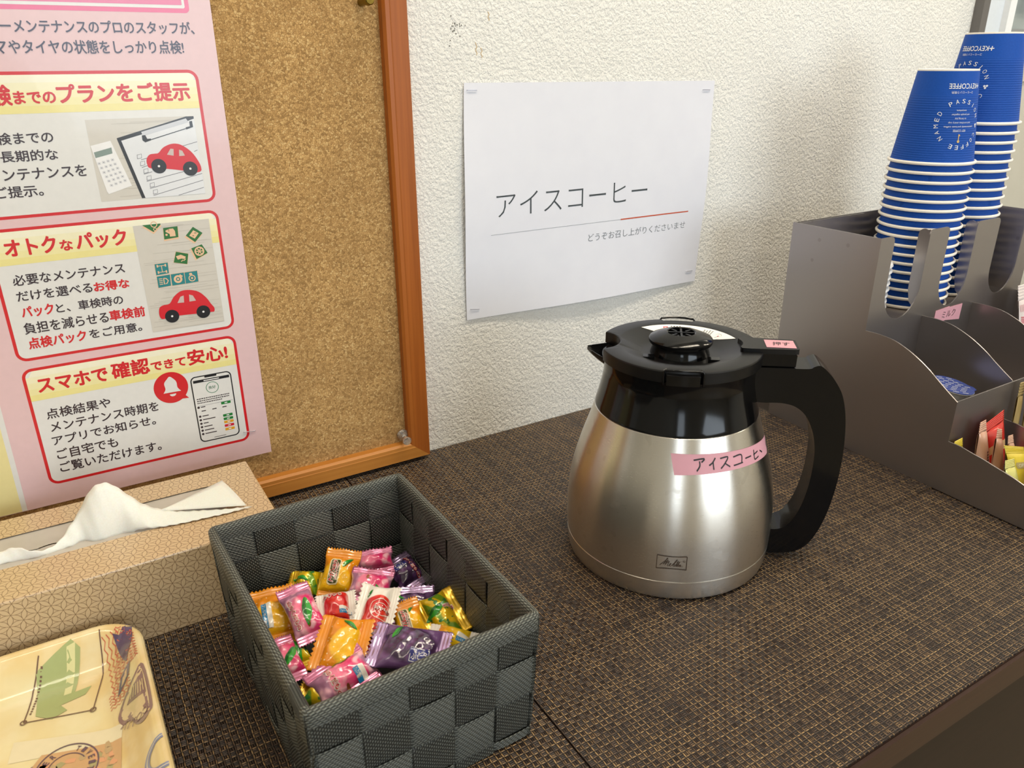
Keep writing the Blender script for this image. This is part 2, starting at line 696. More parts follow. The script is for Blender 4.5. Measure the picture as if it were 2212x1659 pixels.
M_ROOM = mat_paper('#cfcabd', '#d9d5ca', 0.8, 'painted_wall')
wb = MB().box(-3.2, 0.944, 0.0, 0.12, -0.86, 1.62, M_STUCCO)
M_SPECK, M_RUST = flat('#6d6a62', 0.8), flat('#c9ae84', 0.8)
for k in range(22):                      # a patch of dark specks and three rusty scratches on the stucco
    x, z = 0.2053 + random.gauss(0, 0.0035), 0.3841 + random.gauss(0, 0.0055)
    wb.add([(x + 0.00055 * cos(q) * random.uniform(.5, 1.2), -0.0002, z + 0.0007 * sin(q)) for q in [i * pi / 3 for i in range(6)]], [tuple(range(6))], M_SPECK)
for x, z, l in ((0.2240, 0.3680, 0.010), (0.2290, 0.3650, 0.008), (0.2365, 0.3935, 0.007)):
    stroke(wb, [(x + 0.0008 * sin(i * 1.9), z + l * (i / 6 - .5)) for i in range(7)], 0.0007, lambda x_, z_: (x_, -0.0002, z_), M_RUST)
struct(wb.build('wall_back'))
slab('floor', -3.2, 3.2, -4.6, 0.12, -0.92, -0.86, mat_wood('floor_boards', '#8f8068', '#a3937a', '#b5a58a', 'x', 0.4))
slab('ceiling', -3.2, 3.2, -4.6, 0.12, 1.62, 1.68, mat_paper('#dedcd4', '#e6e4dd', 0.9, 'ceiling_board'))
slab('wall_left', -3.3, -3.2, -4.6, 0.12, -0.86, 1.62, M_ROOM)
slab('wall_right', 3.2, 3.3, -4.6, 0.12, -0.86, 1.62, M_ROOM)
slab('wall_front', -3.2, 3.2, -4.7, -4.6, -0.86, 1.62, M_ROOM)
# far right end of the back wall: grey corner trim, window above, beige panel below
slab('trim_1', 0.944, 0.9575, -0.012, 0.12, -0.86, 1.62, flat('#6f6c6a', 0.4, 0.3))
M_BEIGE = mat_paper('#c2bdac', '#c9c4b4', 0.5, 'beige_panel')
slab('wall_far', 0.9575, 3.2, 0.0, 0.12, -0.86, 0.378, M_BEIGE)
slab('trim_2', 0.9575, 3.2, -0.0015, 0.0, 0.3262, 0.3276, flat('#8d897c', 0.5))
wf = MB()
wf.box(0.9575, 1.0035, -0.004, 0.10, 0.378, 1.3, flat('#dfe6ec', 0.35))
wf.box(1.0035, 1.018, -0.012, 0.06, 0.378, 1.3, flat('#f2f4f5', 0.35))
wf.box(1.018, 3.0, 0.0, 0.08, 0.378, 0.394, flat('#8e9191', 0.4))
wf.box(1.018, 3.0, 0.02, 0.06, 0.437, 0.4395, flat('#d5d9db', 0.4))
win = struct(wf.build('window_1'))
gl = NT('frosted_pane')
gf = gl.noise(gl.co(), 14, 1)
gl.set(gl.mix(gl.smooth(gf, 0.4, 0.6), lin('#8f9796'), lin('#a9b0ae')), 0.15)
MB().box(1.018, 3.0, 0.030, 0.036, 0.394, 1.3, gl.m).build('pane', win)

# lamps of the room: six fluorescent ceiling fixtures
LAMPS = [(-0.78, -0.45), (0.65, -0.45), (2.4, -0.45), (-0.9, -2.5), (0.85, -2.5), (2.4, -2.5)]
M_HOUS = flat('#e8e8e4', 0.5)
for i, (x, y) in enumerate(LAMPS):
    hm = MB().box(x - 0.62, x + 0.62, y - 0.11, y + 0.11, 1.59, 1.62, M_HOUS)
    tag(hm.build('ceiling_light'), 'white fluorescent batten on the ceiling', 'ceiling light', 'ceiling lights')
    for dy in (-0.055, 0.055):
        area_light('fluorescent_tube', (x, y + dy, 1.585), (x, y + dy, 0), 1.2, 0.035, LAMP_W * (0.45 if y < -1 else 0.35 if x < 0 else 1.1), LAMP_C)

# ---------------------------------------------------------------- counter
ct = thing('counter', 'dark brown service counter along the wall under the place mats', 'counter', (0, 0, 0))
M_TOP = mat_wood('dark_walnut', '#1d1310', '#2a1b15', '#3a251b', 'x', 0.3)
M_EDGE = mat_wood('walnut_edge', '#271710', '#341f15', '#40271a', 'x', 0.35)
wt = MB().box(-1.3, 1.9, -0.4600, -0.0008, -0.022, -0.0010, M_TOP).build('worktop', ct)
MB().box(-1.3, 1.9, -0.4625, -0.4601, -0.0225, -0.0014, M_EDGE).build('edge_band', ct)
MB().box(-1.3, 1.9, -0.452, -0.43, -0.86, -0.022, mat_wood('dark_front', '#140a07', '#1b0f0b', '#22140f', 'x', 0.45)).build('front_panel', ct)

# ---------------------------------------------------------------- place mats
def place_mat(label, x0, x1, y0, y1, z0, z1, off):
    mb = MB().box(x0, x1, y0, y1, z0, z1, mat_mat(*off))
    return tag(mb.build('place_mat'), label, 'place mat', 'woven place mats on the counter')


place_mat('brown woven place mat against the wall under the coffee jug', 0.0715, 0.5195, -0.3035, -0.001, 0.0001, 0.0008, (0.0, 0.0))
place_mat('brown woven place mat at the counter edge right of the candy basket', 0.0745, 0.700, -0.4595, -0.2985, -0.0009, 0.0, (0.0004, 0.0007))
place_mat('brown woven place mat against the wall under the tissue box', -0.380, 0.0705, -0.3035, -0.001, 0.0001, 0.0008, (0.0002, 0.0011))
place_mat('brown woven place mat at the counter edge left of the candy basket', -0.378, 0.0735, -0.4595, -0.2985, -0.0009, 0.0, (0.0009, 0.0003))
ZT = 0.0009          # top of the mats

# ================================================================ cork board
cb = thing('cork_board', 'large cork notice board in a brown wooden frame on the wall', 'notice board', (-0.30, 0, 0.0045))
BX0, BX1, BZ0, BZ1, FW = -0.745, 0.1555, 0.0045, 0.6045, 0.0195
def rel(o, root):
    o.location = -root.location
    return o
rel(MB().box(BX0 + 0.01, BX1 - 0.01, -0.0050, -0.0005, BZ0 + 0.01, BZ1 - 0.01, M_CORK).build('cork_panel', cb), cb)
WV = mat_wood('frame_wood_upright', '#8f4d1c', '#a45c24', '#b06829', 'z')
WH = mat_wood('frame_wood_rail', '#a5692c', '#b67835', '#c4873f', 'x')
def rail(p0, p1, q1, q0, m):
    """mitred rail: outer edge p0-p1, inner edge q0-q1, with a stepped face"""
    def mixp(a, b, t): return (a[0] + (b[0] - a[0]) * t, a[1] + (b[1] - a[1]) * t)
    prof = [(0.0, 0.0), (0.0, -0.0140), (0.05, -0.0150), (0.70, -0.0150), (0.74, -0.0146), (0.90, -0.0143), (1.0, -0.0120), (1.0, -0.004)]
    v = []
    for t, y in prof:
        a, b = mixp(p0, q0, t), mixp(p1, q1, t)
        v += [(a[0], y, a[1]), (b[0], y, b[1])]
    f = [(2 * i, 2 * i + 1, 2 * i + 3, 2 * i + 2) for i in range(len(prof) - 1)]
    n = len(prof)
    f += [tuple(2 * i for i in range(n)), tuple(2 * i + 1 for i in range(n))[::-1]]
    return rel(MB().add(v, f, m).build('frame_rail', cb), cb)
a, b, c, d = (BX0, BZ0), (BX1, BZ0), (BX1, BZ1), (BX0, BZ1)
ai, bi, ci, di = (BX0 + FW, BZ0 + FW * .86), (BX1 - FW - .001, BZ0 + FW * .86), (BX1 - FW - .001, BZ1 - FW), (BX0 + FW, BZ1 - FW)
rail(b, c, ci, bi, WV)
rail(a, b, bi, ai, WH)
rail(d, a, ai, di, WV)
rail(c, d, di, ci, WH)

# push pins
glass = NT('clear_plastic')
gn = glass.noise(glass.co(), 90, 1)
glass.set((0.95, 0.96, 0.96, 1), glass.add(0.03, glass.mul(gn, 0.04)), 0.0, Transmission_Weight=0.9, IOR=1.45)
def push_pin(label, p, d, m, prof, sc=1.0):
    t = thing('push_pin', label, 'push pin', p)
    t.rotation_euler = Vector(d).to_track_quat('Z', 'Y').to_euler()
    MB().lathe([(r * sc, z * sc) for r, z in prof], m, 24).build('head', t, 40)
    MB().lathe([(0.0, -0.006), (0.0005, -0.004), (0.0005, 0.0), (0, 0)], M_STAPLE, 8).build('needle', t)
    return t
push_pin('clear plastic push pin at the lower right corner of the cork board', (0.1312, -0.0062, 0.0292), (-0.10, -1, -0.05), glass.m,
         [(0, 0), (0.0052, 0), (0.0056, 0.0012), (0.0046, 0.0028), (0.0024, 0.005), (0.0022, 0.0095), (0.0036, 0.0125), (0.0042, 0.0145), (0.0036, 0.0158), (0, 0.0162)])
push_pin('short brass pin high on the cork board near its right rail', (0.1210, -0.0052, 0.4005), (0.18, -1, 0.12), flat('#8a7636', 0.25, 0.9),
         [(0, 0), (0.0030, 0), (0.0030, 0.009), (0.0040, 0.0095), (0.0040, 0.013), (0.0034, 0.0138), (0, 0.0138)])

# ================================================================ poster
PINK, RED, NAVY = flat('#dfbdbe', 0.32, coat=0.15), flat('#cf1f25', 0.32, coat=0.2), flat('#3c3c50', 0.35, coat=0.2)
PINKD, WHITE, CREAM, YEL = flat('#df5f88', 0.3, coat=0.25), flat('#dfddd8', 0.3, coat=0.2), flat('#efe6bb', 0.3, coat=0.25), flat('#ece39c', 0.3, coat=0.25)
INKP, COLM = flat('#33242a', 0.35, coat=0.2), flat('#e6d99b', 0.3, coat=0.25)
poster = MB()
def curl(x, z):
    return 0.0009 + 0.0007 * sin(x * 0.021 + 0.6) * sin(z * 0.013) + 0.0006 * max(0.0, (90 - z) / 50) ** 2 * (1 if z < 90 else 0)
def pf(layer):
    return lambda x, z: (x / 1000, -0.0054 - curl(x, z) - layer * 0.00005, z / 1000)
# sheet: a grid with real thickness
PX = [-450 + i * 20 for i in range(23)] + [8.6]
PZ = [44.6, 52] + [60 + i * 20 for i in range(26)]
g = []
for dy in (0.0, 0.0003):
    for z in PZ:
        for x in PX:
            p = pf(0)(x + (0.0022 * (z - 200) if x > 8 else 0), z)
            g.append((p[0], p[1] + dy, p[2]))
nx, nz = len(PX), len(PZ)
fs = []
for k in (0, 1):
    for j in range(nz - 1):
        for i in range(nx - 1):
            o = k * nx * nz + j * nx + i
            fs.append((o, o + 1, o + nx + 1, o + nx))
N0 = nx * nz
for j in range(nz - 1):
    o = j * nx + nx - 1
    fs.append((o, o + nx, o + nx + N0, o + N0))
for i in range(nx - 1):
    fs.append((i, i + 1, i + 1 + N0, i + N0))
poster.add(g, fs, PINK)
def P_(poly, m, layer, L=30):
    put_poly(poster, poly, pf(layer), m, L)
# heading box (only its lower right corner is in view)
P_(rrect(-450, -5.5, 390.3, 470, 3.0), PINKD, 1)
P_(rrect(-446, -8.3, 393.2, 466, 1.2), WHITE, 2)
P_(rrect(-444, -10.0, 395.2, 464, 0.6), flat('#dd6f95', 0.3, coat=0.25), 3)
# left column
P_([(-450, 30.0 + 15), (-176.6, 45), (-174.0, 250), (-450, 250)], WHITE, 1)
P_([(-450, 45), (-180.0, 45), (-177.6, 248), (-450, 248)], COLM, 2)
def panel(x0, x1, z0, z1, r=7.0, band=None):
    P_(rrect(x0, x1, z0, z1, r), RED, 1)
    i = 2.1
    P_(rrect(x0 + i, x1 - i, z0 + i, z1 - i, r - i), WHITE, 2)
    n = 5
    for k in range(n):              # the printed title band fades from pale to yellow
        za, zb = z1 - i - (z1 - i - band) * k / n, z1 - i - (z1 - i - band) * (k + 1) / n
        col = flat(['#f1ecd2', '#efe8c2', '#eee5b3', '#ece2a5', '#e9dd92'][k], 0.3, coat=0.25)
        if k == 0:
            rr = r - i
            pl = circ(x1 - i - rr, z1 - i - rr, rr, n=6, a0=0, a1=90) + circ(x0 + i + rr, z1 - i - rr, rr, n=6, a0=90, a1=180) + [(x0 + i, zb), (x1 - i, zb)]
            if zb > z1 - i - rr:
                pl = [(x0 + i + 2, zb), (x1 - i - 2, zb), (x1 - i - 1.0, zb + 1), (x1 - i - 3.4, z1 - i - .3), (x1 - i - rr, z1 - i), (x0 + i + rr, z1 - i)]
            P_(pl, col, 3)
        else:
            P_([(x0 + i, zb), (x1 - i, zb), (x1 - i, za), (x0 + i, za)], col, 3)
panel(-330, -6.2, 261.4, 354.0, 7, 328.2)
panel(-158.3, -6.6, 160.9, 255.3, 7, 230.4)
panel(-158.2, -7.7, 60.6, 155.0, 7, 129.9)
PT = [('ーメンテナンスのプロのスタッフが、', 'navy', 1, -120.69, -4.12, 376.9, 384.77), ('やタイヤの状態をしっかり点検!', 'navy', 1, -118.73, -13.07, 364.45, 372.69),
      ('検', 'red', 2, -133.42, -123.42, 333.73, 345.83), ('までの', 'red', 2, -122.56, -98.27, 334.38, 341.87), ('プランをご提示', 'red', 2, -97.41, -13.47, 333.82, 345.69),
      ('検までの', 'ink', 1, -137.42, -104.98, 309.39, 316.74), ('長期的な', 'ink', 1, -137.94, -104.37, 298.26, 305.37), ('ンテナンスを', 'ink', 1, -138.9, -89.2, 286.49, 293.98),
      ('ご提示。', 'ink', 1, -146.09, -117.84, 275.28, 282.75), ('オトク', 'red', 2, -148.87, -117.34, 236.54, 247.68), ('な', 'red', 2, -115.62, -107.49, 236.81, 244.0),
      ('パック', 'red', 2, -105.51, -72.25, 236.21, 247.48), ('必要なメンテナンス', 'ink', 1, -148.69, -77.77, 215.89, 223.41), ('だけを選べる', 'ink', 1, -148.76, -101.28, 204.72, 211.73),
      ('お得な', 'red', 1.4, -100.37, -76.58, 204.58, 211.42), ('パック', 'red', 1.4, -148.36, -128.15, 192.85, 200.48), ('と、車検時の', 'ink', 1, -126.86, -82.98, 192.79, 199.81),
      ('負担を減らせる', 'ink', 1, -149.3, -94.94, 180.59, 188.84), ('車検前', 'red', 1.4, -94.24, -69.74, 181.31, 189.03), ('点検パック', 'red', 1.4, -149.09, -111.67, 169.52, 177.5),
      ('をご用意。', 'ink', 1, -109.76, -73.97, 170.18, 177.22), ('スマホで', 'red', 2, -150.13, -103.41, 135.72, 146.5), ('確認', 'red', 2, -100.91, -74.06, 135.67, 148.15),
      ('できて', 'red', 2, -73.28, -47.52, 136.81, 143.95), ('安心!', 'red', 2, -46.11, -15.43, 136.06, 148.16), ('点検結果や', 'ink', 1, -149.27, -105.94, 114.0, 121.99),
      ('メンテナンス時期を', 'ink', 1, -148.68, -73.28, 103.21, 111.37), ('アプリでお知らせ。', 'ink', 1, -149.68, -77.27, 92.19, 99.84), ('ご自宅でも', 'ink', 1, -149.05, -106.8, 80.19, 88.74),
      ('ご覧いただけます。', 'ink', 1, -149.19, -76.85, 69.3, 77.59)]
# the line starts that the frame cuts off only half show
PT += [('マ', 'navy', 1, -127.0, -119.6, 364.6, 371.6)]
for s_, c_, b_, x0, x1, z0, z1 in PT:
    put_text(poster, s_, pf(4), {'navy': NAVY, 'red': RED, 'ink': INKP}[c_], x0, x1, z0, z1, bold={1: 0.13, 1.4: 0.26, 2: 0.42 if z1 - z0 > 10 else 0.32}[b_])
# photograph of a calculator, a clipboard and a wooden toy car
GRY, BLK, SHT, CAR = flat('#cfc9be', 0.3, coat=0.25), flat('#1d1d20', 0.3, coat=0.25), flat('#dfe0e2', 0.3, coat=0.25), flat('#d21f2b', 0.3, coat=0.25)
OFFW, LCD, LINE = flat('#eceae8', 0.3, coat=0.25), flat('#7f8f86', 0.3, coat=0.25), flat('#77777c', 0.3, coat=0.25)
def grain(x0, x1, z0, z1, n, layer):
    for k in range(n):
        z = z0 + (z1 - z0) * random.random()
        x = x0 + (x1 - x0) * random.random() * 0.6
        stroke(poster, [(x, z), (min(x1, x + (x1 - x0) * (0.2 + 0.5 * random.random())), z + random.uniform(-.3, .3))], 0.35, pf(layer), flat('#c0b9ad', 0.3, coat=0.25))
P_([(-84.0, 268.0), (-13.6, 268.0), (-13.6, 323.0), (-84.0, 323.0)], GRY, 3)
grain(-83.5, -14, 269, 322, 40, 4)
P_([(-83.8, 306.0), (-70.8, 308.8), (-62.5, 277.5), (-78.3, 272.9), (-79.2, 274.9)], OFFW, 5, 10)
P_([(-82.5, 301.6), (-71.0, 304.3), (-71.0, 300.3), (-82.1, 297.8)], LCD, 6)
for r in range(6):
    for q in range(4):
        u, w = q / 3, r / 5
        x = (-80.6 + 8.8 * u) * (1 - w) + (-75.6 + 9.2 * u) * w
        z = (294.0 + 2.0 * u) * (1 - w) + (278.8 + 2.6 * u) * w
        P_(rrect(x - 1.1, x + 1.1, z - 0.95, z + 0.95, 0.5, 2), flat('#d6d5d6', 0.3, coat=0.25), 6)
        stroke(poster, [(x - 0.35, z), (x + 0.35, z)], 0.45, pf(7), LINE)
P_([(-66.6, 310.2), (-18.9, 322.8), (-13.6, 322.8), (-13.6, 268.2), (-57.4, 268.2)], BLK, 5, 12)
P_([(-64.0, 308.4), (-50.6, 311.8), (-21.5, 318.6), (-13.6, 321.1), (-13.6, 268.0), (-55.1, 268.2)], SHT, 6, 12)
P_([(-50.2, 313.7), (-19.1, 321.5), (-17.6, 318.9), (-49.4, 310.8)], flat('#c9cbd0', 0.3, coat=0.25), 7)
P_([(-50.2, 311.3), (-47.9, 311.4), (-47.0, 308.8), (-44.6, 308.9), (-44.8, 307.7), (-48.7, 306.5), (-50.3, 308.0)], BLK, 8)
P_([(-17.1, 319.3), (-15.1, 319.7), (-15.0, 315.4), (-19.9, 313.9), (-20.1, 315.4), (-17.1, 316.0)], BLK, 8)
stroke(poster, [(-45.6, 307.9), (-19.2, 314.8)], 0.55, pf(8), BLK)
for (a_, b_) in [((-24.0, 302.7), (-13.8, 305.1)), ((-16.9, 298.4), (-14.4, 299.3)), ((-53.5, 294.8), (-49.2, 295.8)), ((-54.0, 289.5), (-49.6, 290.7)), ((-53.4, 284.8), (-47.6, 286.2)),
                 ((-52.4, 279.7), (-13.7, 287.2)), ((-51.0, 274.6), (-13.7, 282.5)), ((-49.5, 269.5), (-13.7, 277.7)), ((-32.4, 268.2), (-14.0, 272.4))]:
    stroke(poster, [a_, b_], 0.4, pf(7), LINE)
for x, z in [(-54.2, 297.1), (-52.9, 292.2), (-51.6, 286.9), (-50.4, 281.9), (-49.1, 276.9), (-47.8, 271.9)]:
    q = [(x - 1.6, z - 1.5), (x + 1.3, z - 1.0), (x + 1.6, z + 1.7), (x - 1.3, z + 1.2), (x - 1.6, z - 1.5)]
    stroke(poster, q, 0.35, pf(7), LINE)
def toy_car(body, w1, w2, wheels, r, lay):
    P_(spline(body, 4, True), CAR, lay, 12)
    for w in (w1, w2):
        P_(w, flat('#c9b7b0', 0.3, coat=0.25), lay + 1)
    for x, z in wheels:
        P_(circ(x, z, r), BLK, lay + 1, 12)
        P_(circ(x, z, 0.8), OFFW, lay + 2)
toy_car([(-50.0, 291.2), (-49.8, 295.1), (-47.4, 298.0), (-43.6, 298.5), (-41.2, 298.9), (-37.3, 302.5), (-31.3, 304.6), (-25.8, 303.8), (-20.6, 300.1), (-17.3, 296.0), (-14.7, 290.8), (-13.8, 287.3), (-14.2, 284.3), (-18.3, 283.6), (-26.7, 285.5), (-37.0, 287.4), (-48.1, 288.6)],
        [(-35.8, 297.3), (-32.8, 301.3), (-30.7, 300.9), (-31.4, 296.3)], [(-27.1, 300.3), (-25.0, 299.4), (-23.7, 295.9), (-27.7, 295.8)], [(-42.5, 289.7), (-21.4, 286.5)], 5.1, 8)
# photograph of picture cubes and a second toy car
P_([(-67.1, 167.5), (-14.0, 167.5), (-14.0, 249.0), (-67.1, 249.0)], GRY, 4)
grain(-66.6, -14.5, 168, 248, 60, 5)
toy_car([(-59.5, 177.3), (-60.4, 181.0), (-59.4, 185.8), (-56.4, 187.5), (-51.8, 188.1), (-47.9, 193.0), (-42.3, 196.6), (-35.9, 196.6), (-29.7, 194.2), (-24.9, 188.9), (-22.0, 183.3), (-20.1, 179.9), (-20.5, 176.9), (-22.9, 176.8), (-34.2, 177.1), (-46.2, 177.6), (-56.4, 176.8)],
        [(-46.2, 187.7), (-43.4, 192.3), (-40.9, 192.9), (-41.4, 187.4)], [(-37.5, 187.5), (-36.9, 193.1), (-34.3, 191.9), (-32.6, 187.6)], [(-51.6, 178.0), (-28.6, 177.9)], 5.1, 8)
GRN, TEAL, WOOD = flat('#1f6a2c', 0.3, coat=0.25), flat('#1f7f83', 0.3, coat=0.25), flat('#e6bd97', 0.3, coat=0.25)
def cube(pts, col, side, icon):
    cx, cz = sum(p[0] for p in pts) / len(pts), sum(p[1] for p in pts) / len(pts)
    P_([(cx + (x - cx) * 1.06 + side[0], cz + (z - cz) * 1.06 + side[1]) for x, z in pts], WOOD, 5)
    P_(pts, col, 6)
    icon(cx, cz)
def ic_can(x, z):
    P_([(x - 1, z - 2.8), (x + 3, z - 2.8), (x + 3, z + 1), (x + 2, z + 3), (x - 1, z + 3), (x - 1, z + 1), (x - 3.5, z + 2), (x - 3.5, z + 1), (x - 1, z - .8)], WOOD, 7)
    P_(circ(x - 3.2, z - 1.2, 0.8), WOOD, 7)
def ic_bat(x, z):
    P_([(x - 3.6, z - .6), (x - .2, z + 3.2), (x + 3.4, z + .6), (x, z - 3.2)], WOOD, 7)
    stroke(poster, [(x + 0.2, z + 1.0), (x + 1.8, z + 1.0)], 0.5, pf(8), GRN)
    stroke(poster, [(x - 1.4, z - .9), (x - .2, z - .9)], 0.5, pf(8), GRN)
def ic_wheel(x, z):
    ring(poster, x, z, 3.0, 1.1, pf(7), WOOD)
    for k in range(6):
        q = k * pi / 3
        stroke(poster, [(x, z), (x + 2.6 * cos(q), z + 2.6 * sin(q))], 0.7, pf(7), WOOD)
def ic_fan(x, z):
    P_([(x - 3.6, z + 1.8), (x, z + 2.6), (x + 3.4, z + .6), (x + 2.2, z - 1.0), (x, z - .4), (x - 2.6, z - .9)], WOOD, 7)
    stroke(poster, [(x - .5, z - 2.6), (x + 1, z - 1.6), (x + 1.4, z - 2.2), (x + 3, z - .9)], 0.6, pf(7), WOOD)
def ic_axle(x, z):
    stroke(poster, [(x, z - 2.6), (x, z + 2.6)], 0.5, pf(7), WOOD)
    for q in (-2.4, 2.4):
        stroke(poster, [(x - 2.6, z + q), (x + 2.6, z + q)], 0.5, pf(7), WOOD)
        for w in (-2.8, 2.8):
            stroke(poster, [(x + w, z + q - 1), (x + w, z + q + 1)], 1.0, pf(7), WOOD)
def ic_lamp(x, z):
    for k in range(4):
        stroke(poster, [(x - 3.4, z + 2.1 - 1.4 * k), (x - .9, z + 2.1 - 1.4 * k)], 0.55, pf(7), WOOD)
    stroke(poster, [(x, z + 2.3), (x, z - 2.3), (x + 1.8, z - 1.9), (x + 3, z), (x + 1.8, z + 1.9), (x, z + 2.3)], 0.7, pf(7), WOOD)
def ic_disc(x, z):
    ring(poster, x, z, 2.3, 1.5, pf(7), WOOD)
    P_(circ(x, z, 0.8), WOOD, 7)
    stroke(poster, [(x + 1.6, z + 3.2), (x + 3.4, z + 1.6)], 1.0, pf(7), WOOD)
def ic_pump(x, z):
    ring(poster, x + .3, z - .8, 2.2, 0.7, pf(7), WOOD)
    P_(circ(x + .3, z - .8, 0.8), WOOD, 7)
    P_([(x - 1.4, z + 1.8), (x + .9, z + 1.8), (x + .6, z + 3.3), (x - 1.2, z + 3.3)], WOOD, 7)
def ic_seal(x, z):
    ring(poster, x, z + 1.4, 2.0, 0.6, pf(7), WOOD)
    ring(poster, x + .3, z - 2.2, 1.0, 0.5, pf(7), WOOD)
cube([(-60.8, 249.0), (-48.3, 249.0), (-48.3, 248.2), (-53.9, 243.3)], GRN, (0, -1.3), ic_seal)
cube([(-47.0, 245.5), (-36.9, 245.8), (-37.5, 237.7), (-47.5, 237.0)], GRN, (0, -1.0), ic_can)
cube([(-26.2, 244.2), (-20.0, 238.9), (-26.3, 232.6), (-32.2, 238.2)], GRN, (-.7, -1.0), ic_bat)
cube([(-21.9, 230.4), (-18.6, 223.4), (-27.2, 219.6), (-29.8, 228.2)], GRN, (-.9, -.6), ic_wheel)
cube([(-41.0, 227.0), (-32.6, 224.4), (-34.5, 216.7), (-43.8, 219.1)], GRN, (0, 0), ic_fan)
cube([(-57.3, 219.5), (-48.0, 219.7), (-48.4, 211.5), (-57.4, 211.0)], TEAL, (0, 0), ic_axle)
cube([(-57.3, 210.0), (-48.0, 210.4), (-48.5, 201.8), (-57.5, 201.3)], TEAL, (0, 0), ic_lamp)
cube([(-47.4, 210.4), (-38.0, 210.6), (-38.2, 201.9), (-47.6, 201.6)], TEAL, (0, 0), ic_disc)
cube([(-37.5, 210.5), (-28.3, 210.7), (-28.5, 202.2), (-37.8, 201.9)], TEAL, (0, 0), ic_pump)
# bell bubble and phone
P_(circ(-61.7, 120.3, 12.7, 13.1, 40), RED, 4, 10)
P_([(-53.5, 113.6), (-49.9, 108.9), (-56.2, 109.4)], RED, 4)
P_(spline([(-68.0, 116.4), (-66.0, 119.6), (-66.2, 124.6), (-63.6, 127.9), (-61.6, 129.6), (-59.4, 127.9), (-57.2, 124.4), (-57.0, 119.6), (-54.8, 116.2)], 4), WHITE, 5, 10)
P_(circ(-61.2, 114.8, 2.4, 2.0, 14, 180, 360), WHITE, 5)
P_(rrect(-47.0, -15.3, 67.6, 125.6, 4.0), BLK, 4, 14)
P_(rrect(-46.1, -16.2, 68.5, 124.7, 3.3), WHITE, 5, 14)
P_(rrect(-36, -26.5, 123.4, 125.0, 0.7), BLK, 6)
P_([(-45.0, 120.0), (-17.0, 120.0), (-17.0, 122.3), (-45.0, 122.3)], BLK, 6)
stroke(poster, [(-37, 121.1), (-25, 121.1)], 0.8, pf(7), OFFW)
ring(poster, -31.2, 114.1, 4.7, 0.45, pf(6), flat('#2a7a52', 0.3, coat=0.25))
put_text(poster, '良好', pf(6), flat('#2a6a4a', 0.3, coat=0.25), -34.0, -28.6, 112.8, 115.6, 0.01)
for z in (106.0, 104.2, 102.4):
    x = -44.5
    while x < -19 - (6 if z < 103 else 0):
        w = random.uniform(0.7, 1.6)
        stroke(poster, [(x, z), (x + w, z)], 0.8, pf(6), INKP)
        x += w + 0.35
stroke(poster, [(-44.5, 99.9), (-17, 99.9)], 0.25, pf(6), LINE)
for z, c_ in zip((98.6, 87.4, 84.3, 81.4, 78.1, 74.8), ('#1f7a34', '#1f7a34', '#1f7a34', '#e0a020', '#cf1f35', '#e0a020')):
    P_(rrect(-26.5, -18.9, z - 1.1, z + 1.1, 0.3, 2), flat(c_, 0.3, coat=0.25), 6)
    stroke(poster, [(-23.8, z), (-21.6, z)], 0.8, pf(7), OFFW)
for z in (98.7, 90.7, 87.5, 84.3, 81.2, 78.0, 74.9):
    P_(circ(-44.2, z, 1.0, n=12), INKP, 6)
    stroke(poster, [(-42.4, z), (-42.4 + random.uniform(3, 10), z)], 0.8, pf(6), INKP)
for x in (-42.4, -34, -26):
    stroke(poster, [(x, 95.2), (x + 3.4, 95.2)], 0.8, pf(6), INKP)
stroke(poster, [(-36, 70.0), (-26.5, 70.0)], 0.4, pf(6), INKP)
po = tag(poster.build('poster', fix=False), 'pink Japanese car service poster pinned over the left of the cork board', 'poster')

# ================================================================ paper notice
notice = MB()
NX0, NX1, NZ0, NZ1 = 208.0, 504.2, 128.0, 340.2
def nf(layer):
    def f(x, z):
        u, w = (x - NX0) / (NX1 - NX0), (z - NZ0) / (NZ1 - NZ0)
        lift = 0.0016 + 0.0035 * sin(pi * min(1, max(0, w))) ** 2 * (0.25 + 0.75 * abs(2 * u - 1) ** 3) + 0.0045 * (1 - w) ** 4 * sin(pi * u) ** 2
        px = (210.4 * (1 - u) + 504.1 * u) * w + (206.8 * (1 - u) + 499.6 * u) * (1 - w) - 2.0 * sin(pi * w) * (1 - u) ** 3
        pz = (341.2 * (1 - u) + 338.3 * u) * w + (129.1 * (1 - u) + 125.9 * u) * (1 - w)
        return (px / 1000, -lift - layer * 0.00006, pz / 1000)
    return f
gx, gz = 24, 18
v = []
for k in (0, -4):
    for j in range(gz + 1):
        for i in range(gx + 1):
            v.append(nf(k)(NX0 + (NX1 - NX0) * i / gx, NZ0 + (NZ1 - NZ0) * j / gz))
n1 = (gx + 1) * (gz + 1)
f = [(k * n1 + j * (gx + 1) + i, k * n1 + j * (gx + 1) + i + 1, k * n1 + (j + 1) * (gx + 1) + i + 1, k * n1 + (j + 1) * (gx + 1) + i) for k in (0, 1) for j in range(gz) for i in range(gx)]
for i in range(gx):
    f.append((i, i + 1, i + 1 + n1, i + n1))
    o = gz * (gx + 1) + i
    f.append((o, o + 1, o + 1 + n1, o + n1))
for j in range(gz):
    o = j * (gx + 1)
    f.append((o, o + gx + 1, o + gx + 1 + n1, o + n1))
    o += gx
    f.append((o, o + gx + 1, o + gx + 1 + n1, o + n1))
notice.add(v, f, M_WHITEPAPER)
TXT = flat('#3f464a', 0.6)
def nraw(layer):
    # text positions were read in wall coordinates
    b = nf(layer)
    def f(x, z):
        p = b(x, z)
        return (x / 1000, p[1], z / 1000)
    return f
put_text(notice, 'アイスコーヒー', nraw(2), TXT, 239.9, 420.6, 223.9, 245.0, -0.012)
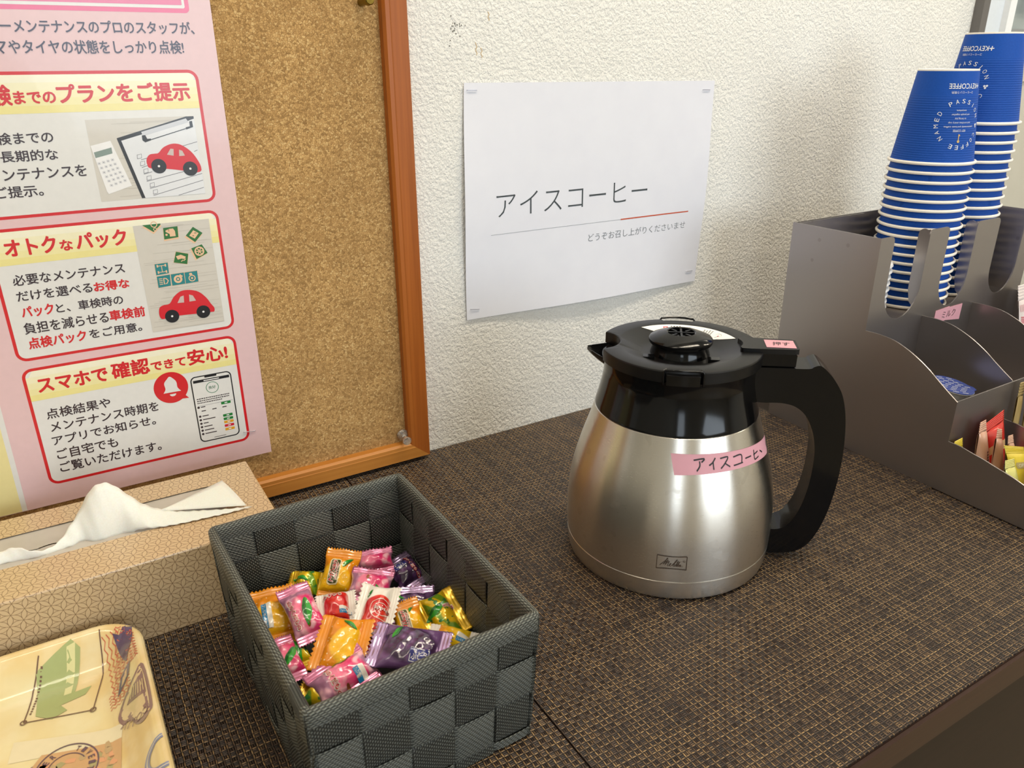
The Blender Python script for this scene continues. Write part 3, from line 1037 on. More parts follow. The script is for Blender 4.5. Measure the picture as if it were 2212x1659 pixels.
put_text(notice, 'どうぞお召し上がりくださいませ', nraw(2), flat('#767b80', 0.6), 346.5, 476.6, 188.8, 196.6, -0.002)
stroke(notice, [(233.5 + 25.6 * i, 208.0 - 0.15 * i) for i in range(7)], 0.35, nraw(2), flat('#8d9296', 0.6))
stroke(notice, [(387.2, 207.1), (418, 207.0), (449, 206.9), (479.8, 206.7)], 1.25, nraw(2), flat('#c4512f', 0.6))
tag(notice.build('paper_notice', smooth=30, fix=False), 'white paper notice for iced coffee stapled to the stucco wall', 'notice')

def staple(label, x0, z0, x1, z1, y):
    t = MB().tube([(x0, y + 0.0015, z0), (x0, y - 0.0006, z0), (x0 + .0004, y - 0.0008, z0), (x1 - .0004, y - 0.0008, z1), (x1, y - 0.0006, z1), (x1, y + 0.0015, z1)], 0.00032, M_STAPLE, 6)
    tag(t.build('staple'), label, 'staple', 'staples')
def ny(x, z): return nf(0)(x * 1000, z * 1000)[1]
staple('staple at the upper left corner of the white notice', 0.2131, 0.3353, 0.2227, 0.3351, ny(.218, .335))
staple('staple at the upper right corner of the white notice', 0.4880, 0.3297, 0.4979, 0.3295, ny(.493, .330))
staple('staple at the lower right corner of the white notice', 0.4848, 0.1391, 0.4941, 0.1387, ny(.49, .139))
staple('staple at the lower left corner of the white notice', 0.2110, 0.1394, 0.2200, 0.1382, ny(.216, .139))
staple('staple at the lower right corner of the pink poster', -0.0122, 0.0686, -0.0029, 0.0678, pf(0)(-8, 68)[1])

# ================================================================ tissue box
TX0, TX1, TY0, TY1, TZ = -0.262, -0.0205, -0.1505, -0.0435, 0.0605
tb = thing('tissue_box', 'beige tissue carton with a fine brown flower line print', 'tissue box', ((TX0 + TX1) / 2, (TY0 + TY1) / 2, ZT))
OPN = []
for i in range(25):                      # opening outline: long slot with pointed-round ends
    q = pi * i / 24
    OPN.append((-0.060 + 0.0175 * sin(q) ** 0.8, -0.0912 + 0.0205 * cos(q)))
for i in range(25):
    q = pi + pi * i / 24
    OPN.append((-0.222 + 0.0175 * -abs(sin(q)) ** 0.8, -0.0912 + 0.0205 * cos(q)))
bm = bmesh.new()
R_ = [(TX0, TY0), (TX1, TY0), (TX1, TY1), (TX0, TY1)]
ov = [bm.verts.new((x, y, TZ)) for x, y in R_]
iv_ = [bm.verts.new((x, y, TZ)) for x, y in OPN]
es = [bm.edges.new((ov[i], ov[(i + 1) % 4])) for i in range(4)] + [bm.edges.new((iv_[i], iv_[(i + 1) % len(iv_)])) for i in range(len(iv_))]
bmesh.ops.triangle_fill(bm, use_beauty=True, use_dissolve=False, edges=es)
for fc in list(bm.faces):                # drop any fill inside the slot
    c_ = fc.calc_center_median()
    if abs(c_.y + 0.0912) < 0.0195 and -0.236 < c_.x < -0.046 and all((v_ in iv_) for v_ in fc.verts):
        bm.faces.remove(fc)
lo = [bm.verts.new((x, y, ZT)) for x, y in R_]
for i in range(4):
    j = (i + 1) % 4
    bm.faces.new((lo[i], lo[j], ov[j], ov[i]))
bm.faces.new(lo[::-1])
bmesh.ops.recalc_face_normals(bm, faces=bm.faces)
bmesh.ops.recalc_face_normals(bm, faces=[f_ for f_ in bm.faces])
me = bpy.data.meshes.new('carton')
bm.to_mesh(me)
bm.free()
me.materials.append(M_STAR)
cart = bpy.data.objects.new('carton', me)
COL.objects.link(cart)
cart.parent = tb
rel(cart, tb)
bevel(cart, 0.0012, 2, 60)
film = NT('slot_film')
ff = film.noise(film.co(), 60, 2)
film.set(film.mix(ff, lin('#b9b3aa'), lin('#cfc9c0')), 0.25, 0.0, Alpha=0.85)
fm = MB()
NS = 40
for side in (1, -1):                     # two lips of the film, leaving a slit
    v = []
    for i in range(NS + 1):
        x = -0.240 + 0.198 * i / NS
        e = 0.0225
        w = 0.0003 + 0.0004 * sin(pi * i / NS)
        for t in (0, 0.5, 1):
            v.append((x, -0.0912 + side * (e + (w - e) * t), 0.0597 - 0.0022 * t + (0.0006 * sin(i * 1.7) * t)))
    fm.add(v, [(3 * i + k, 3 * i + k + 1, 3 * i + k + 4, 3 * i + k + 3) for i in range(NS) for k in (0, 1)], film.m)
rel(fm.build('slot_film', tb, 60), tb)
# the tissue pulled up out of the slot
ts = MB()
XS = [-0.205, -0.191, -0.181, -0.172, -0.164, -0.156, -0.149, -0.1425, -0.137, -0.131, -0.124, -0.118, -0.113, -0.107, -0.101, -0.092, -0.080, -0.066, -0.052, -0.040, -0.0345]
ZTOP = [0.0620, 0.0640, 0.0668, 0.0650, 0.0622, 0.0634, 0.0685, 0.0745, 0.0825, 0.0905, 0.0935, 0.0905, 0.0845, 0.0775, 0.0715, 0.0668, 0.0640, 0.0630, 0.0626, 0.0624, 0.0622]
YTOP = [-0.096, -0.095, -0.099, -0.106, -0.104, -0.099, -0.093, -0.089, -0.088, -0.089, -0.090, -0.0905, -0.091, -0.093, -0.095, -0.0985, -0.1030, -0.1090, -0.1150, -0.119, -0.1205]
YBOT = [-0.100, -0.101, -0.103, -0.105, -0.105, -0.103, -0.102, -0.099, -0.1035, -0.1055, -0.1045, -0.1035, -0.1065, -0.1100, -0.1125, -0.1150, -0.1172, -0.1185, -0.1200, -0.1203, -0.1206]
ZBOT = [0.0582, 0.0584, 0.0584, 0.0584, 0.0584, 0.0584, 0.0582, 0.058, 0.057, 0.0565, 0.056, 0.056, 0.0590, 0.0618, 0.0618, 0.0618, 0.0618, 0.0618, 0.0618, 0.0618, 0.0618]
prof = spline(list(zip(XS, ZTOP, YTOP, YBOT, ZBOT)), 5)
v, f = [], []
NT_ = 8
for p in prof:
    x, zt, yt, yb, zb = p
    for k in range(NT_ + 1):
        t = k / NT_
        bul = 0.0035 * sin(pi * t) * max(0.0, min(1.0, (zt - zb) / 0.02))
        v.append((x, yb + (yt - yb) * t ** 1.3 - bul * 0.6, zb + (zt - zb) * t + 0.0004 * sin(x * 900 + t * 4)))
for i in range(len(prof) - 1):
    for k in range(NT_):
        o = i * (NT_ + 1) + k
        f.append((o, o + NT_ + 1, o + NT_ + 2, o + 1))
ts.add(v, f, M_TISSUE)
# folded corner lying over the right end of the box
v, f = [], []
for i in range(9):
    t = i / 8
    A = Vector((-0.094 + 0.056 * t, -0.0985 - 0.021 * t, 0.0655 - 0.0028 * t))
    B = Vector((-0.094 + 0.0485 * t, -0.0985 + 0.0225 * t, 0.0655 - 0.001 * t))
    for k in range(7):
        q = A.lerp(B, k / 6)
        v.append((q.x, q.y, q.z + 0.0010 * sin(pi * k / 6) + 0.0008 * t))
for i in range(8):
    for k in range(6):
        o = i * 7 + k
        f.append((o, o + 7, o + 8, o + 1))
ts.add(v, f, M_TISSUE)
# rumpled sheet inside the slot
v, f = [], []
for i in range(25):
    x = -0.215 + 0.165 * i / 24
    for k in range(6):
        y = -0.1085 + 0.034 * k / 5
        v.append((x, y, 0.0490 + 0.0028 * sin(x * 140 + k * 1.9) + 0.0016 * sin(x * 330 - k) + 0.002 * sin(k * 2.2)))
for i in range(24):
    for k in range(5):
        o = i * 6 + k
        f.append((o, o + 6, o + 7, o + 1))
ts.add(v, f, M_TISSUE)
tis = ts.build('tissue', smooth=70, fix=False)
so = tis.modifiers.new('thick', 'SOLIDIFY')
so.thickness = 0.00015
tag(tis, 'white paper tissue pulled up out of the beige tissue box', 'tissue')

# ================================================================ serving tray
RX1, RY1, RX0, RY0, RR, RH = -0.1215, -0.1580, -0.3400, -0.4300, 0.0265, 0.0300
par = NT('old_letter_print')
pc = par.co()
n1_ = par.noise(pc, 14, 3)
n2_ = par.noise(pc, 55, 3)
par.set(par.mix(par.smooth(n2_, 0.4, 0.75, 0, 0.5), par.ramp(n1_, [(0.3, lin('#d3b273')), (0.5, lin('#dcc48c')), (0.68, lin('#ded2a4'))]), lin('#e6dcb8')), 0.16, 0.0, Coat_Weight=0.7, Coat_Roughness=0.05)
def tray_in(x, y):
    """distance inside the rounded outline"""
    cx, cy, hx, hy = (RX0 + RX1) / 2, (RY0 + RY1) / 2, (RX1 - RX0) / 2, (RY1 - RY0) / 2
    qx, qy = abs(x - cx) - hx + RR, abs(y - cy) - hy + RR
    return RR - (hypot(max(qx, 0), max(qy, 0)) + min(max(qx, qy), 0))
PROF = [(-0.0005, 0.0270), (0.0, 0.0290), (0.0012, 0.0300), (0.0028, 0.0302), (0.0055, 0.0290), (0.010, 0.0245), (0.015, 0.0185), (0.020, 0.0140), (0.026, 0.0112), (0.034, 0.0102), (0.045, 0.0100)]
def tray_z(x, y, e=0.0):
    d = tray_in(x, y)
    return lerp(d, [p[0] for p in PROF], [p[1] for p in PROF]) + e
def rpath(d, n=10):
    r = max(RR - d, 0.004) if d < RR - 0.004 else 0.004
    return rrect(RX0 + d, RX1 - d, RY0 + d, RY1 - d, r, n)
tm = MB()
lay = [(0.030, 0.0012), (0.020, 0.0050), (0.008, 0.0150), (0.001, 0.0250)] + PROF
v, f = [], []
fine = []
for (d0, z0), (d1, z1) in zip(lay, lay[1:]):
    for k in range(3):
        fine.append((d0 + (d1 - d0) * k / 3, z0 + (z1 - z0) * k / 3))
fine.append(lay[-1])
L_ = len(rpath(0))
for d, z in fine:
    v += [(x, y, z) for x, y in rpath(d)]
for j in range(len(fine) - 1):
    for i in range(L_):
        ii = (i + 1) % L_
        f.append((j * L_ + i, j * L_ + ii, (j + 1) * L_ + ii, (j + 1) * L_ + i))
f.append(tuple((len(fine) - 1) * L_ + i for i in range(L_)))
f.append(tuple(range(L_))[::-1])
tm.add(v, f, par.m)
def tf(layer):
    return lambda x, y: (x / 1000, y / 1000, tray_z(x / 1000, y / 1000) + 0.0002 + layer * 0.00012)
def ink(h): return flat(h, 0.16, coat=0.7)
G1, G2, BRN, PUR, REDL, BAD, POST, BLU = ink('#a3ad74'), ink('#b9c790'), ink('#6e5244'), ink('#5b4a66'), ink('#c8604a'), ink('#8a6a68'), ink('#5d4257'), ink('#7f86a8')
# paper patches
put_poly(tm, [(-195, -214), (-141, -235), (-143, -245), (-198, -229)], tf(0), ink('#e2d6b4'), 6)
put_poly(tm, [(-182, -232), (-143, -245), (-146, -268), (-200, -256)], tf(1), ink('#c99f72'), 6)
for k in range(26):
    x, y = random.uniform(-184, -147), random.uniform(-262, -240)
    put_poly(tm, [(x + random.uniform(1.2, 3.5) * cos(q), y + random.uniform(1.2, 3.5) * sin(q)) for q in [i * 1.05 for i in range(6)]], tf(2), ink(random.choice(['#a59a6d', '#d79b74', '#b79a72'])))
# green monument in a ruled frame
put_poly(tm, [(-181, -172), (-160, -163), (-156, -168), (-163, -190), (-154, -189.5), (-158, -195), (-171, -197), (-168, -203), (-176, -206), (-184, -199)], tf(1), G1, 6)
put_poly(tm, [(-163, -166), (-158, -165), (-165, -190), (-169, -190)], tf(2), ink('#d6d29a'), 6)
for a_, b_ in [((-190, -201), (-184, -180)), ((-190, -201), (-155, -211)), ((-155, -211), (-147, -184)), ((-147, -184), (-144, -163)), ((-184, -180), (-178, -166))]:
    stroke(tm, [(a_[0] + (b_[0] - a_[0]) * i / 8, a_[1] + (b_[1] - a_[1]) * i / 8) for i in range(9)], 0.7, tf(2), BRN)
for cx, cy in ((-190, -201), (-155, -211)):
    ring(tm, cx, cy, 1.6, 0.7, tf(3), BRN, 10)
for k in range(15):
    stroke(tm, [(-186.5 + k * 0.62, -196 + k * 1.75), (-186.2 + k * 0.62, -195 + k * 1.75)], 1.1, tf(2), BRN)
# red lattice with a bird and ribbon
for k in range(24):
    y = -219 + k * 2.6
    xa, xb = (-146 if y < -207 else -143.2 + max(0, (y + 207)) * 0.18), (-133.0 if y < -200 else -126)
    zz = [(xa + (xb - xa) * i / 10, y + (0.8 if i % 2 else -0.8)) for i in range(11)]
    zz = [p for p in zz if tray_in(p[0] / 1000, p[1] / 1000) > 0.003]
    if len(zz) < 2:
        continue
    stroke(tm, zz, 0.5, tf(2), REDL)
for k in range(7):
    x = -143 + k * 2.6
    zz = [(x + (0.7 if i % 2 else -0.7), (-217 if x < -133 else -199) + (50 if x < -133 else 28) * i / 18) for i in range(19)]
    stroke(tm, [p for p in zz if tray_in(p[0] / 1000, p[1] / 1000) > 0.003], 0.45, tf(2), REDL)
put_poly(tm, [(-137.5, -168.5), (-134, -172), (-129, -166), (-125.6, -168), (-127, -180), (-131.5, -189), (-133, -194), (-134.5, -190), (-136, -181)], tf(3), PUR, 5)
put_poly(tm, [(-141.5, -213.5), (-138, -201), (-134.5, -197.5), (-131, -197), (-133.5, -206)], tf(3), PUR, 5)
put_poly(tm, [(-138.6, -209), (-136.6, -201.5), (-133.6, -199.5), (-134.4, -205)], tf(4), ink('#cfae86'), 5)
# brown badge
bad = spline([(-124.5, -211), (-131, -212.5), (-138, -219), (-143, -229), (-141.5, -237), (-137, -240), (-134.5, -248), (-131, -252.5), (-126.5, -251), (-124.3, -245)], 4, True)
put_poly(tm, bad, tf(2), BAD, 5)
put_poly(tm, [(-132.6 + (x + 132.6) * .82, -230.5 + (y + 230.5) * .84) for x, y in bad], tf(3), ink('#d9c193'), 5)
put_poly(tm, [(-126, -216), (-132, -219), (-137.5, -227), (-126.5, -235)], tf(4), BAD, 5)
for k in range(6):
    stroke(tm, [(-135 + k * 1.5, -226 - k * 1.2), (-133 + k * 1.2, -219.5 - k * .6)], 0.5, tf(5), ink('#d9c193'))
def badge_fn(u, w):          # lettering along the lower arc of the badge, read from outside
    q = radians(-150 + 62 * u)
    r = 15.5 + 4.6 * w
    return tf(5)(-128 + r * cos(q) * 0.86, -229 + r * sin(q))
put_text(tm, 'ΛTTOↃ', lambda u, w: badge_fn(u, 1 - w), BAD, 0, 1, 0, 1, 0.0)
# postmark
ring(tm, -171, -249, 15.5, 0.8, tf(3), POST, 48, ry=17)
ring(tm, -171, -249, 9.5, 0.6, tf(3), POST, 36, 20, 330, ry=10.5)
for i, ch in enumerate('TIVEIT'):
    q = radians(58 - i * 17)
    cx, cy = -171 + 12.4 * cos(q), -249 + 13.6 * sin(q)
    ca, sa = cos(q - pi / 2), sin(q - pi / 2)
    put_text(tm, ch, lambda u, w, cx=cx, cy=cy, ca=ca, sa=sa: tf(4)(cx + u * ca - w * sa, cy + u * sa + w * ca), POST, -1.0, 1.0, -1.7, 1.7, 0.02)
for i, ch in enumerate('RER'):
    q = radians(158 - i * 20)
    cx, cy = -171 + 12.4 * cos(q), -249 + 13.6 * sin(q)
    ca, sa = cos(q - pi / 2), sin(q - pi / 2)
    put_text(tm, ch, lambda u, w, cx=cx, cy=cy, ca=ca, sa=sa: tf(4)(cx + u * ca - w * sa, cy + u * sa + w * ca), POST, -1.0, 1.0, -1.7, 1.7, 0.02)
ring(tm, -123.0, -284, 10.5, 3.0, tf(2), BLU, 30, 92, 268)
ring(tm, -123.0, -284, 10.5, 0.6, tf(3), ink('#d9d0b4'), 30, 92, 268)
put_poly(tm, [(-200, -244), (-186, -238), (-188, -240), (-202, -247)], tf(3), PUR, 6)
tag(tm.build('serving_tray', smooth=35), 'glossy yellow melamine tray with vintage letter and stamp print', 'tray')

# ================================================================ woven basket
bk = thing('basket', 'grey woven strap basket full of wrapped candies', 'basket', (-0.005, -0.266, ZT))
BC = [(-0.0675, -0.3585), (0.0615, -0.3555), (0.0595, -0.1740), (-0.0730, -0.1770)]      # rim corners FL FR BR BL
BH = 0.085
CEN = Vector((-0.005, -0.266))
def bpt(c, z):
    k = 0.955 + 0.045 * z / BH
    return CEN + (Vector(c) - CEN) * k
A_ = 0.00125
SW = BH / 3.25
def wavef(q):
    c = 1.5 * cos(q)
    return (0.35 if c > 0 else -0.35) + 0.65 * max(-1.0, min(1.0, c * (1 - c * c / 6.75)))
def wall(c0, c1, ncol, ph):
    mb = MB()
    d = (Vector(c1) - Vector(c0)).normalized()
    nrm = Vector((d.y, -d.x))
    ln = (Vector(c1) - Vector(c0)).length
    w = ln / ncol
    def P(s, z, o):
        a, b = bpt(c0, z), bpt(c1, z)
        p = a + (b - a) * (s / ln) + nrm * (o - 0.002)
        return (p.x, p.y, z + ZT)
    TH = 0.0005
    for r in range(4):
        z0, z1 = max(0.0, BH - (r + 1) * SW), BH - r * SW
        n = ncol * 22
        for o_ in (TH, -TH):
            v, uv = [], []
            for i in range(n + 1):
                s = ln * i / n
                o = A_ * wavef(pi * (s / w - 0.5 + r + ph))
                for t in (0.0, 0.04, 0.5, 0.96, 1.0):
                    e = 0.0003 if t in (0.0, 1.0) else 0.0
                    v.append(P(s, z0 + 0.0002 + (z1 - z0 - 0.0004) * t, o + o_ * (1 if e == 0 else 0.3)))
                    uv.append((s + r * 0.31, (z1 - z0) * t))
            mb.add(v, [(5 * i + k, 5 * i + k + 5, 5 * i + k + 6, 5 * i + k + 1) for i in range(n) for k in range(4)], M_STRAP, uv)
    for c in range(ncol):
        n = 80
        for o_ in (TH, -TH):
            v, uv = [], []
            for j in range(n + 1):
                z = BH * j / n
                o = -A_ * wavef(pi * ((BH - z) / SW - 0.5 + c + ph))
                for t in (0.0, 0.04, 0.5, 0.96, 1.0):
                    v.append(P(w * (c + 0.008 + 0.984 * t), z, o + o_ * (1 if 0 < t < 1 else 0.3)))
                    uv.append((z + c * 0.23, w * t + 0.4))
            mb.add(v, [(5 * i + k, 5 * i + k + 5, 5 * i + k + 6, 5 * i + k + 1) for i in range(n) for k in range(4)], M_STRAPV, uv)
    o = rel(mb.build('woven_wall', bk, 50, fix=False), bk)
for (i, j, n, ph) in ((0, 1, 5, 1), (1, 2, 7, 0), (2, 3, 5, 1), (3, 0, 7, 0)):
    wall(BC[i], BC[j], n, ph)
# rim: a folded strap all round
rm = MB()
SEC = [(0.0022, -0.0080), (0.0026, -0.0040), (0.0026, 0.0004), (0.0018, 0.0022), (0.0, 0.0029), (-0.0018, 0.0022), (-0.0026, 0.0004), (-0.0026, -0.0040), (-0.0022, -0.0080)]
loop = []
for i in range(4):
    a, b, c = Vector(BC[i - 1]), Vector(BC[i]), Vector(BC[(i + 1) % 4])
    d0, d1 = (b - a).normalized(), (c - b).normalized()
    for k in range(5):
        t = k / 4
        p = b - d0 * 0.005 * (1 - t) ** 2 + d1 * 0.005 * t ** 2
        nn = (Vector((d0.y, -d0.x)) * (1 - t) + Vector((d1.y, -d1.x)) * t).normalized()
        loop.append((p, nn))
    for k in range(1, 12):
        t = k / 12
        loop.append((b + (c - b) * (0.04 + 0.92 * t), Vector((d1.y, -d1.x))))
v, uv, us = [], [], 0.0
for i, (p, nn) in enumerate(loop):
    if i:
        us += (p - loop[i - 1][0]).length
    wob = 0.00025 * sin(i * 2.1)
    vv = 0.0
    for k, (o, z) in enumerate(SEC):
        if k:
            vv += hypot(o - SEC[k - 1][0], z - SEC[k - 1][1])
        q = p + nn * (o - 0.002)
        v.append((q.x, q.y, BH + z + wob + ZT))
        uv.append((us, vv))
m_ = len(SEC)
nl = len(loop)
rm.add(v, [(i * m_ + k, ((i + 1) % nl) * m_ + k, ((i + 1) % nl) * m_ + k + 1, i * m_ + k + 1) for i in range(nl) for k in range(m_ - 1)], M_STRAP, uv)
rel(rm.build('rim', bk, 60), bk)
bb = MB()
q = [bpt(c, 0) for c in BC]
q = [CEN + (p - CEN) * 0.965 for p in q]
bb.prism([(p.x, p.y) for p in q], ZT, ZT + 0.003, flat('#1c1e1e', 0.8))
rel(bb.build('base', bk), bk)

# ================================================================ wrapped candies
def candy_mat(name, build, rough=0.2, metal=0.0):
    t = NT(name)
    x, y, z = t.xyz()
    col = build(t, x, y)
    t.set(col, rough, metal, Coat_Weight=0.8, Coat_Roughness=0.06)
    nz_ = t.noise(t.scale(t.co(), (1, 1, 1)), 210, 2)
    t.bump(nz_, 0.5, 0.0010)
    return t.m
def dist(t, x, y, cx, cy, sx=1.0):
    return t.m_('SQRT', t.add(t.m_('POWER', t.mul(t.sub(x, cx), sx), 2.0), t.m_('POWER', t.sub(y, cy), 2.0)))
def c_mikan(t, x, y):
    d = dist(t, x, y, 0.006, -0.003)
    c = t.mix(t.smooth(d, 0.0125, 0.0105), lin('#e28a12'), t.mix(t.noise(t.co(), 1200, 1), lin('#e9a415'), lin('#f2c21d')))
    sp = t.lt(t.voro(t.co(), 330), 0.13)
    return t.mix(sp, c, lin('#ffe9b8'))
def c_peach(t, x, y):
    d = dist(t, x, y, 0.004, 0.002, 0.8)
    c = t.mix(t.smooth(d, 0.012, 0.0095), lin('#a5708f'), t.mix(t.smooth(y, -0.006, 0.006), lin('#e87f9c'), lin('#d92f6f')))
    return t.mix(t.smooth(t.noise(t.co(), 180, 1), 0.5, 0.75), c, lin('#f2b7c4'))
def c_grape(t, x, y):
    d = t.voro(t.co(), 190, 'F1', 'Distance', 0.6)
    g = t.ramp(d, [(0.0, lin('#8a6a98')), (0.25, lin('#5b3a6a')), (0.6, lin('#36203f'))])
    zone = t.smooth(dist(t, x, y, 0.0, 0.0, 0.7), 0.0125, 0.0095)
    return t.mix(zone, lin('#6a4a78'), g)
def c_pine(t, x, y):
    w = t.m_('SINE', t.add(t.mul(x, 520.0), t.mul(y, 300.0)))
    c = t.mix(t.smooth(w, 0.1, 0.5), lin('#d9b90e'), lin('#6f9a1c'))
    c = t.mix(t.smooth(dist(t, x, y, -0.005, 0.003), 0.007, 0.005), c, lin('#f0c417'))
    return t.mix(t.smooth(t.noise(t.co(), 240, 1), 0.58, 0.66), c, lin('#2f7a38'))
def c_apple(t, x, y):
    d = dist(t, x, y, 0.003, -0.003)
    return t.mix(t.smooth(d, 0.0118, 0.0110), lin('#e6e1d8'), t.mix(t.smooth(t.noise(t.co(), 160, 1), 0.4, 0.7), lin('#c4161a'), lin('#df3a24')))
def c_mango(t, x, y):
    return t.mix(t.smooth(x, -0.010, 0.004), lin('#ee9a1e'), lin('#e8c01a'))
def c_melon(t, x, y):
    return t.mix(t.smooth(t.noise(t.co(), 120, 1), 0.45, 0.7), lin('#e2ddd2'), lin('#cfcabf'))
CM = dict(mikan=candy_mat('orange_wrapper', c_mikan), peach=candy_mat('peach_wrapper', c_peach), grape=candy_mat('grape_wrapper', c_grape, 0.15), pine=candy_mat('pineapple_wrapper', c_pine, 0.2, 0.25),
          apple=candy_mat('apple_wrapper', c_apple, 0.28), mango=candy_mat('mango_wrapper', c_mango), melon=candy_mat('white_wrapper', c_melon, 0.3))
SM = dict(mikan=flat('#e08d18', 0.25, coat=0.6), peach=flat('#c9799c', 0.18, 0.55, 0.6), grape=flat('#b79bc4', 0.15, 0.8, 0.5), pine=flat('#d3a812', 0.2, 0.5, 0.6), apple=flat('#e2ddd4', 0.3, coat=0.5),
          mango=flat('#e5e0d6', 0.3, coat=0.5), melon=flat('#d9d4ca', 0.3, coat=0.5))
LEAF, LEAFD, PLATE, BLUEL, WHT = flat('#2f9a2c', 0.25, coat=0.6), flat('#1d6a2a', 0.25, coat=0.6), flat('#4a4a1c', 0.25, coat=0.6), flat('#1f83b8', 0.25, coat=0.6), flat('#e9e4da', 0.25, coat=0.6)
REDC, NAVC, SEED = flat('#c2222c', 0.25, coat=0.6), flat('#2b2f7a', 0.25, coat=0.6), flat('#9a5a2a', 0.3, coat=0.6)

def candy(flavor, c, ax, nrm, L, Wd, label, deco=(), seed=0, flip=1):
    rnd = random.Random(seed)
    X = Vector(ax)
    Z = Vector(nrm)
    Z = (Z - X * Z.dot(X)).normalized()
    Y = Z.cross(X)
    root = thing('wrapped_candy', label, 'candy', [k / 1000 for k in c], group='wrapped candies in the basket')
    root.rotation_euler = Matrix((X, Y, Z)).transposed().to_euler()
    L, Wd = L * 1.12 / 1000, Wd * 1.16 / 1000
    s = 0.0062 if L > 0.028 else 0.0050
    xb = L / 2 - s
    T = min(0.0068, 0.30 * Wd + 0.0010)
    ph = [rnd.uniform(0, 6.28) for _ in range(6)]
    def halfw(x):
        return Wd / 2 * (0.90 + 0.10 * abs(x / xb) ** 2.2) if abs(x) < xb else Wd / 2
    def top(x, y):
        a = max(0.0, 1 - abs(x / xb) ** 2.6)
        hw = halfw(x)
        b = max(0.0, 1 - abs(y / hw) ** 2.4)
        near = 1 - a
        fold = 0.0007 * sin(y * 5200 / 3 + ph[0]) * near * b + 0.00045 * sin(y * 900 + x * 500 + ph[1]) * b + 0.0004 * sin(x * 760 - y * 420 + ph[2]) * b
        return T * a ** 0.62 * b ** 0.5 + fold * a ** 0.3
    def bend(x):
        return 0.0
    NU, NV = 30, 22
    mb = MB()
    for sg in (1, -1):
        v = []
        for i in range(NU + 1):
            x = -xb + 2 * xb * i / NU
            hw = halfw(x)
            for j in range(NV + 1):
                y = hw * sin(pi / 2 * (-1 + 2 * j / NV))
                h = top(x, y)
                v.append((x, y, h if sg > 0 else -0.75 * max(h, 0)))
        f = [(i * (NV + 1) + j, (i + 1) * (NV + 1) + j, (i + 1) * (NV + 1) + j + 1, i * (NV + 1) + j + 1) for i in range(NU) for j in range(NV)]
        if sg < 0:
            f = [q[::-1] for q in f]
        mb.add(v, f, CM[flavor])
    def fn(e):
        return lambda x_, y_: fq(flip * x_, flip * y_, e)
    def fq(x, y, e):
        return (x / 1000, y / 1000, top(x / 1000, max(-halfw(x / 1000), min(halfw(x / 1000), y / 1000))) + 0.00018 + e * 0.00012)
    zs = (0.0, 0.0, 4e-6)
    for d in deco:
        k = d[0]
        if k == 'leaf':
            _, x, y, r, ang = d
            q = radians(ang)
            o = spline([(-1, 0), (-.5, .28), (0, .36), (.5, .26), (1, 0), (.5, -.2), (0, -.26), (-.5, -.2)], 3, True)
            put_poly(mb, [(x + r * (a * cos(q) - b * sin(q)), y + r * (a * sin(q) + b * cos(q))) for a, b in o], fn(1), LEAF, 2)
            o = [(-1, 0), (-.5, -.2), (0, -.26), (.5, -.2), (1, 0)]
            put_poly(mb, [(x + r * (a * cos(q) - b * sin(q)), y + r * (a * sin(q) + b * cos(q))) for a, b in o], fn(2), LEAFD, 2)
        elif k == 'plate':
            _, x0, x1, y0, y1, txt, sub = d
            put_poly(mb, rrect(x0 - .7, x1 + .7, y0 - .7, y1 + .7, 2, 3), fn(1), flat('#ecdcae', 0.25, coat=0.6), 2)
            put_poly(mb, rrect(x0, x1, y0, y1, 1.6, 3), fn(2), PLATE, 2)
            ym = y0 + (y1 - y0) * (0.38 if sub else 0.1)
            put_text(mb, txt, fn(3), WHT, x0 + .3, x1 - .3, ym, y1 - .3, 0, 0.25, 0.26, zs)
            put_text(mb, txt, fn(4.5), REDC, x0 + .6, x1 - .6, ym + .25, y1 - .5, 0, 0.25, 0.05, zs)
            if sub:
                put_text(mb, sub, fn(3), WHT, x0 + 2, x1 - 2, y0 + .2, y0 + (y1 - y0) * .36, 0, 0.25, 0.2, zs)
                put_text(mb, sub, fn(4.5), REDC, x0 + 2.2, x1 - 2.2, y0 + .4, y0 + (y1 - y0) * .34, 0, 0.25, 0.0)
        elif k == 'tag':
            _, x0, x1, y0, y1 = d
            ym = (y0 + y1) / 2
            put_poly(mb, rrect(x0, x1, y0, y1, .5, 2), fn(1), WHT, 2)
            put_poly(mb, [(x0, y0), (x1, y0), (x1, ym), (x0, ym)], fn(2), BLUEL, 2)
            put_text(mb, 'アレルギー物質', fn(3), WHT, x0 + .5, x1 - .4, y0 + .35, ym - .35, 0.0)
        elif k == 'text':
            _, s_, x0, x1, y0, y1, m1, m2 = d
            put_text(mb, s_, fn(2), m2, x0, x1, y0, y1, 0, 0, 0.28, zs)
            put_text(mb, s_, fn(3.5), m1, x0 + .3, x1 - .3, y0 + .3, y1 - .3, 0, 0, 0.05, zs)
        elif k == 'square':
            _, x0, x1, y0, y1 = d
            put_poly(mb, [(x0, y0), (x1, y0), (x1, y1), (x0, y1)], fn(1), NAVC, 2)
            stroke(mb, [(x0 + .5, y0 + .5), (x1 - .5, y0 + .5), (x1 - .5, y1 - .5), (x0 + .5, y1 - .5), (x0 + .5, y0 + .5)], 0.3, fn(2), WHT)
            put_text(mb, 'ぶどう', fn(2), WHT, x0 + 1.2, x1 - 1.2, y0 + 1.5, y1 - 1.5)
        elif k == 'ring':
            _, x, y, r = d
            ring(mb, x, y, r, 0.35, fn(2), WHT, 24)
            ring(mb, x, y, r - 2.6, 0.3, fn(2), WHT, 20)
        elif k == 'seed':
            _, x, y = d
            put_poly(mb, circ(x, y, 1.5, 1.0, 10), fn(1), SEED, 1)
    mb.build('wrapper', root, 55, fix=False)
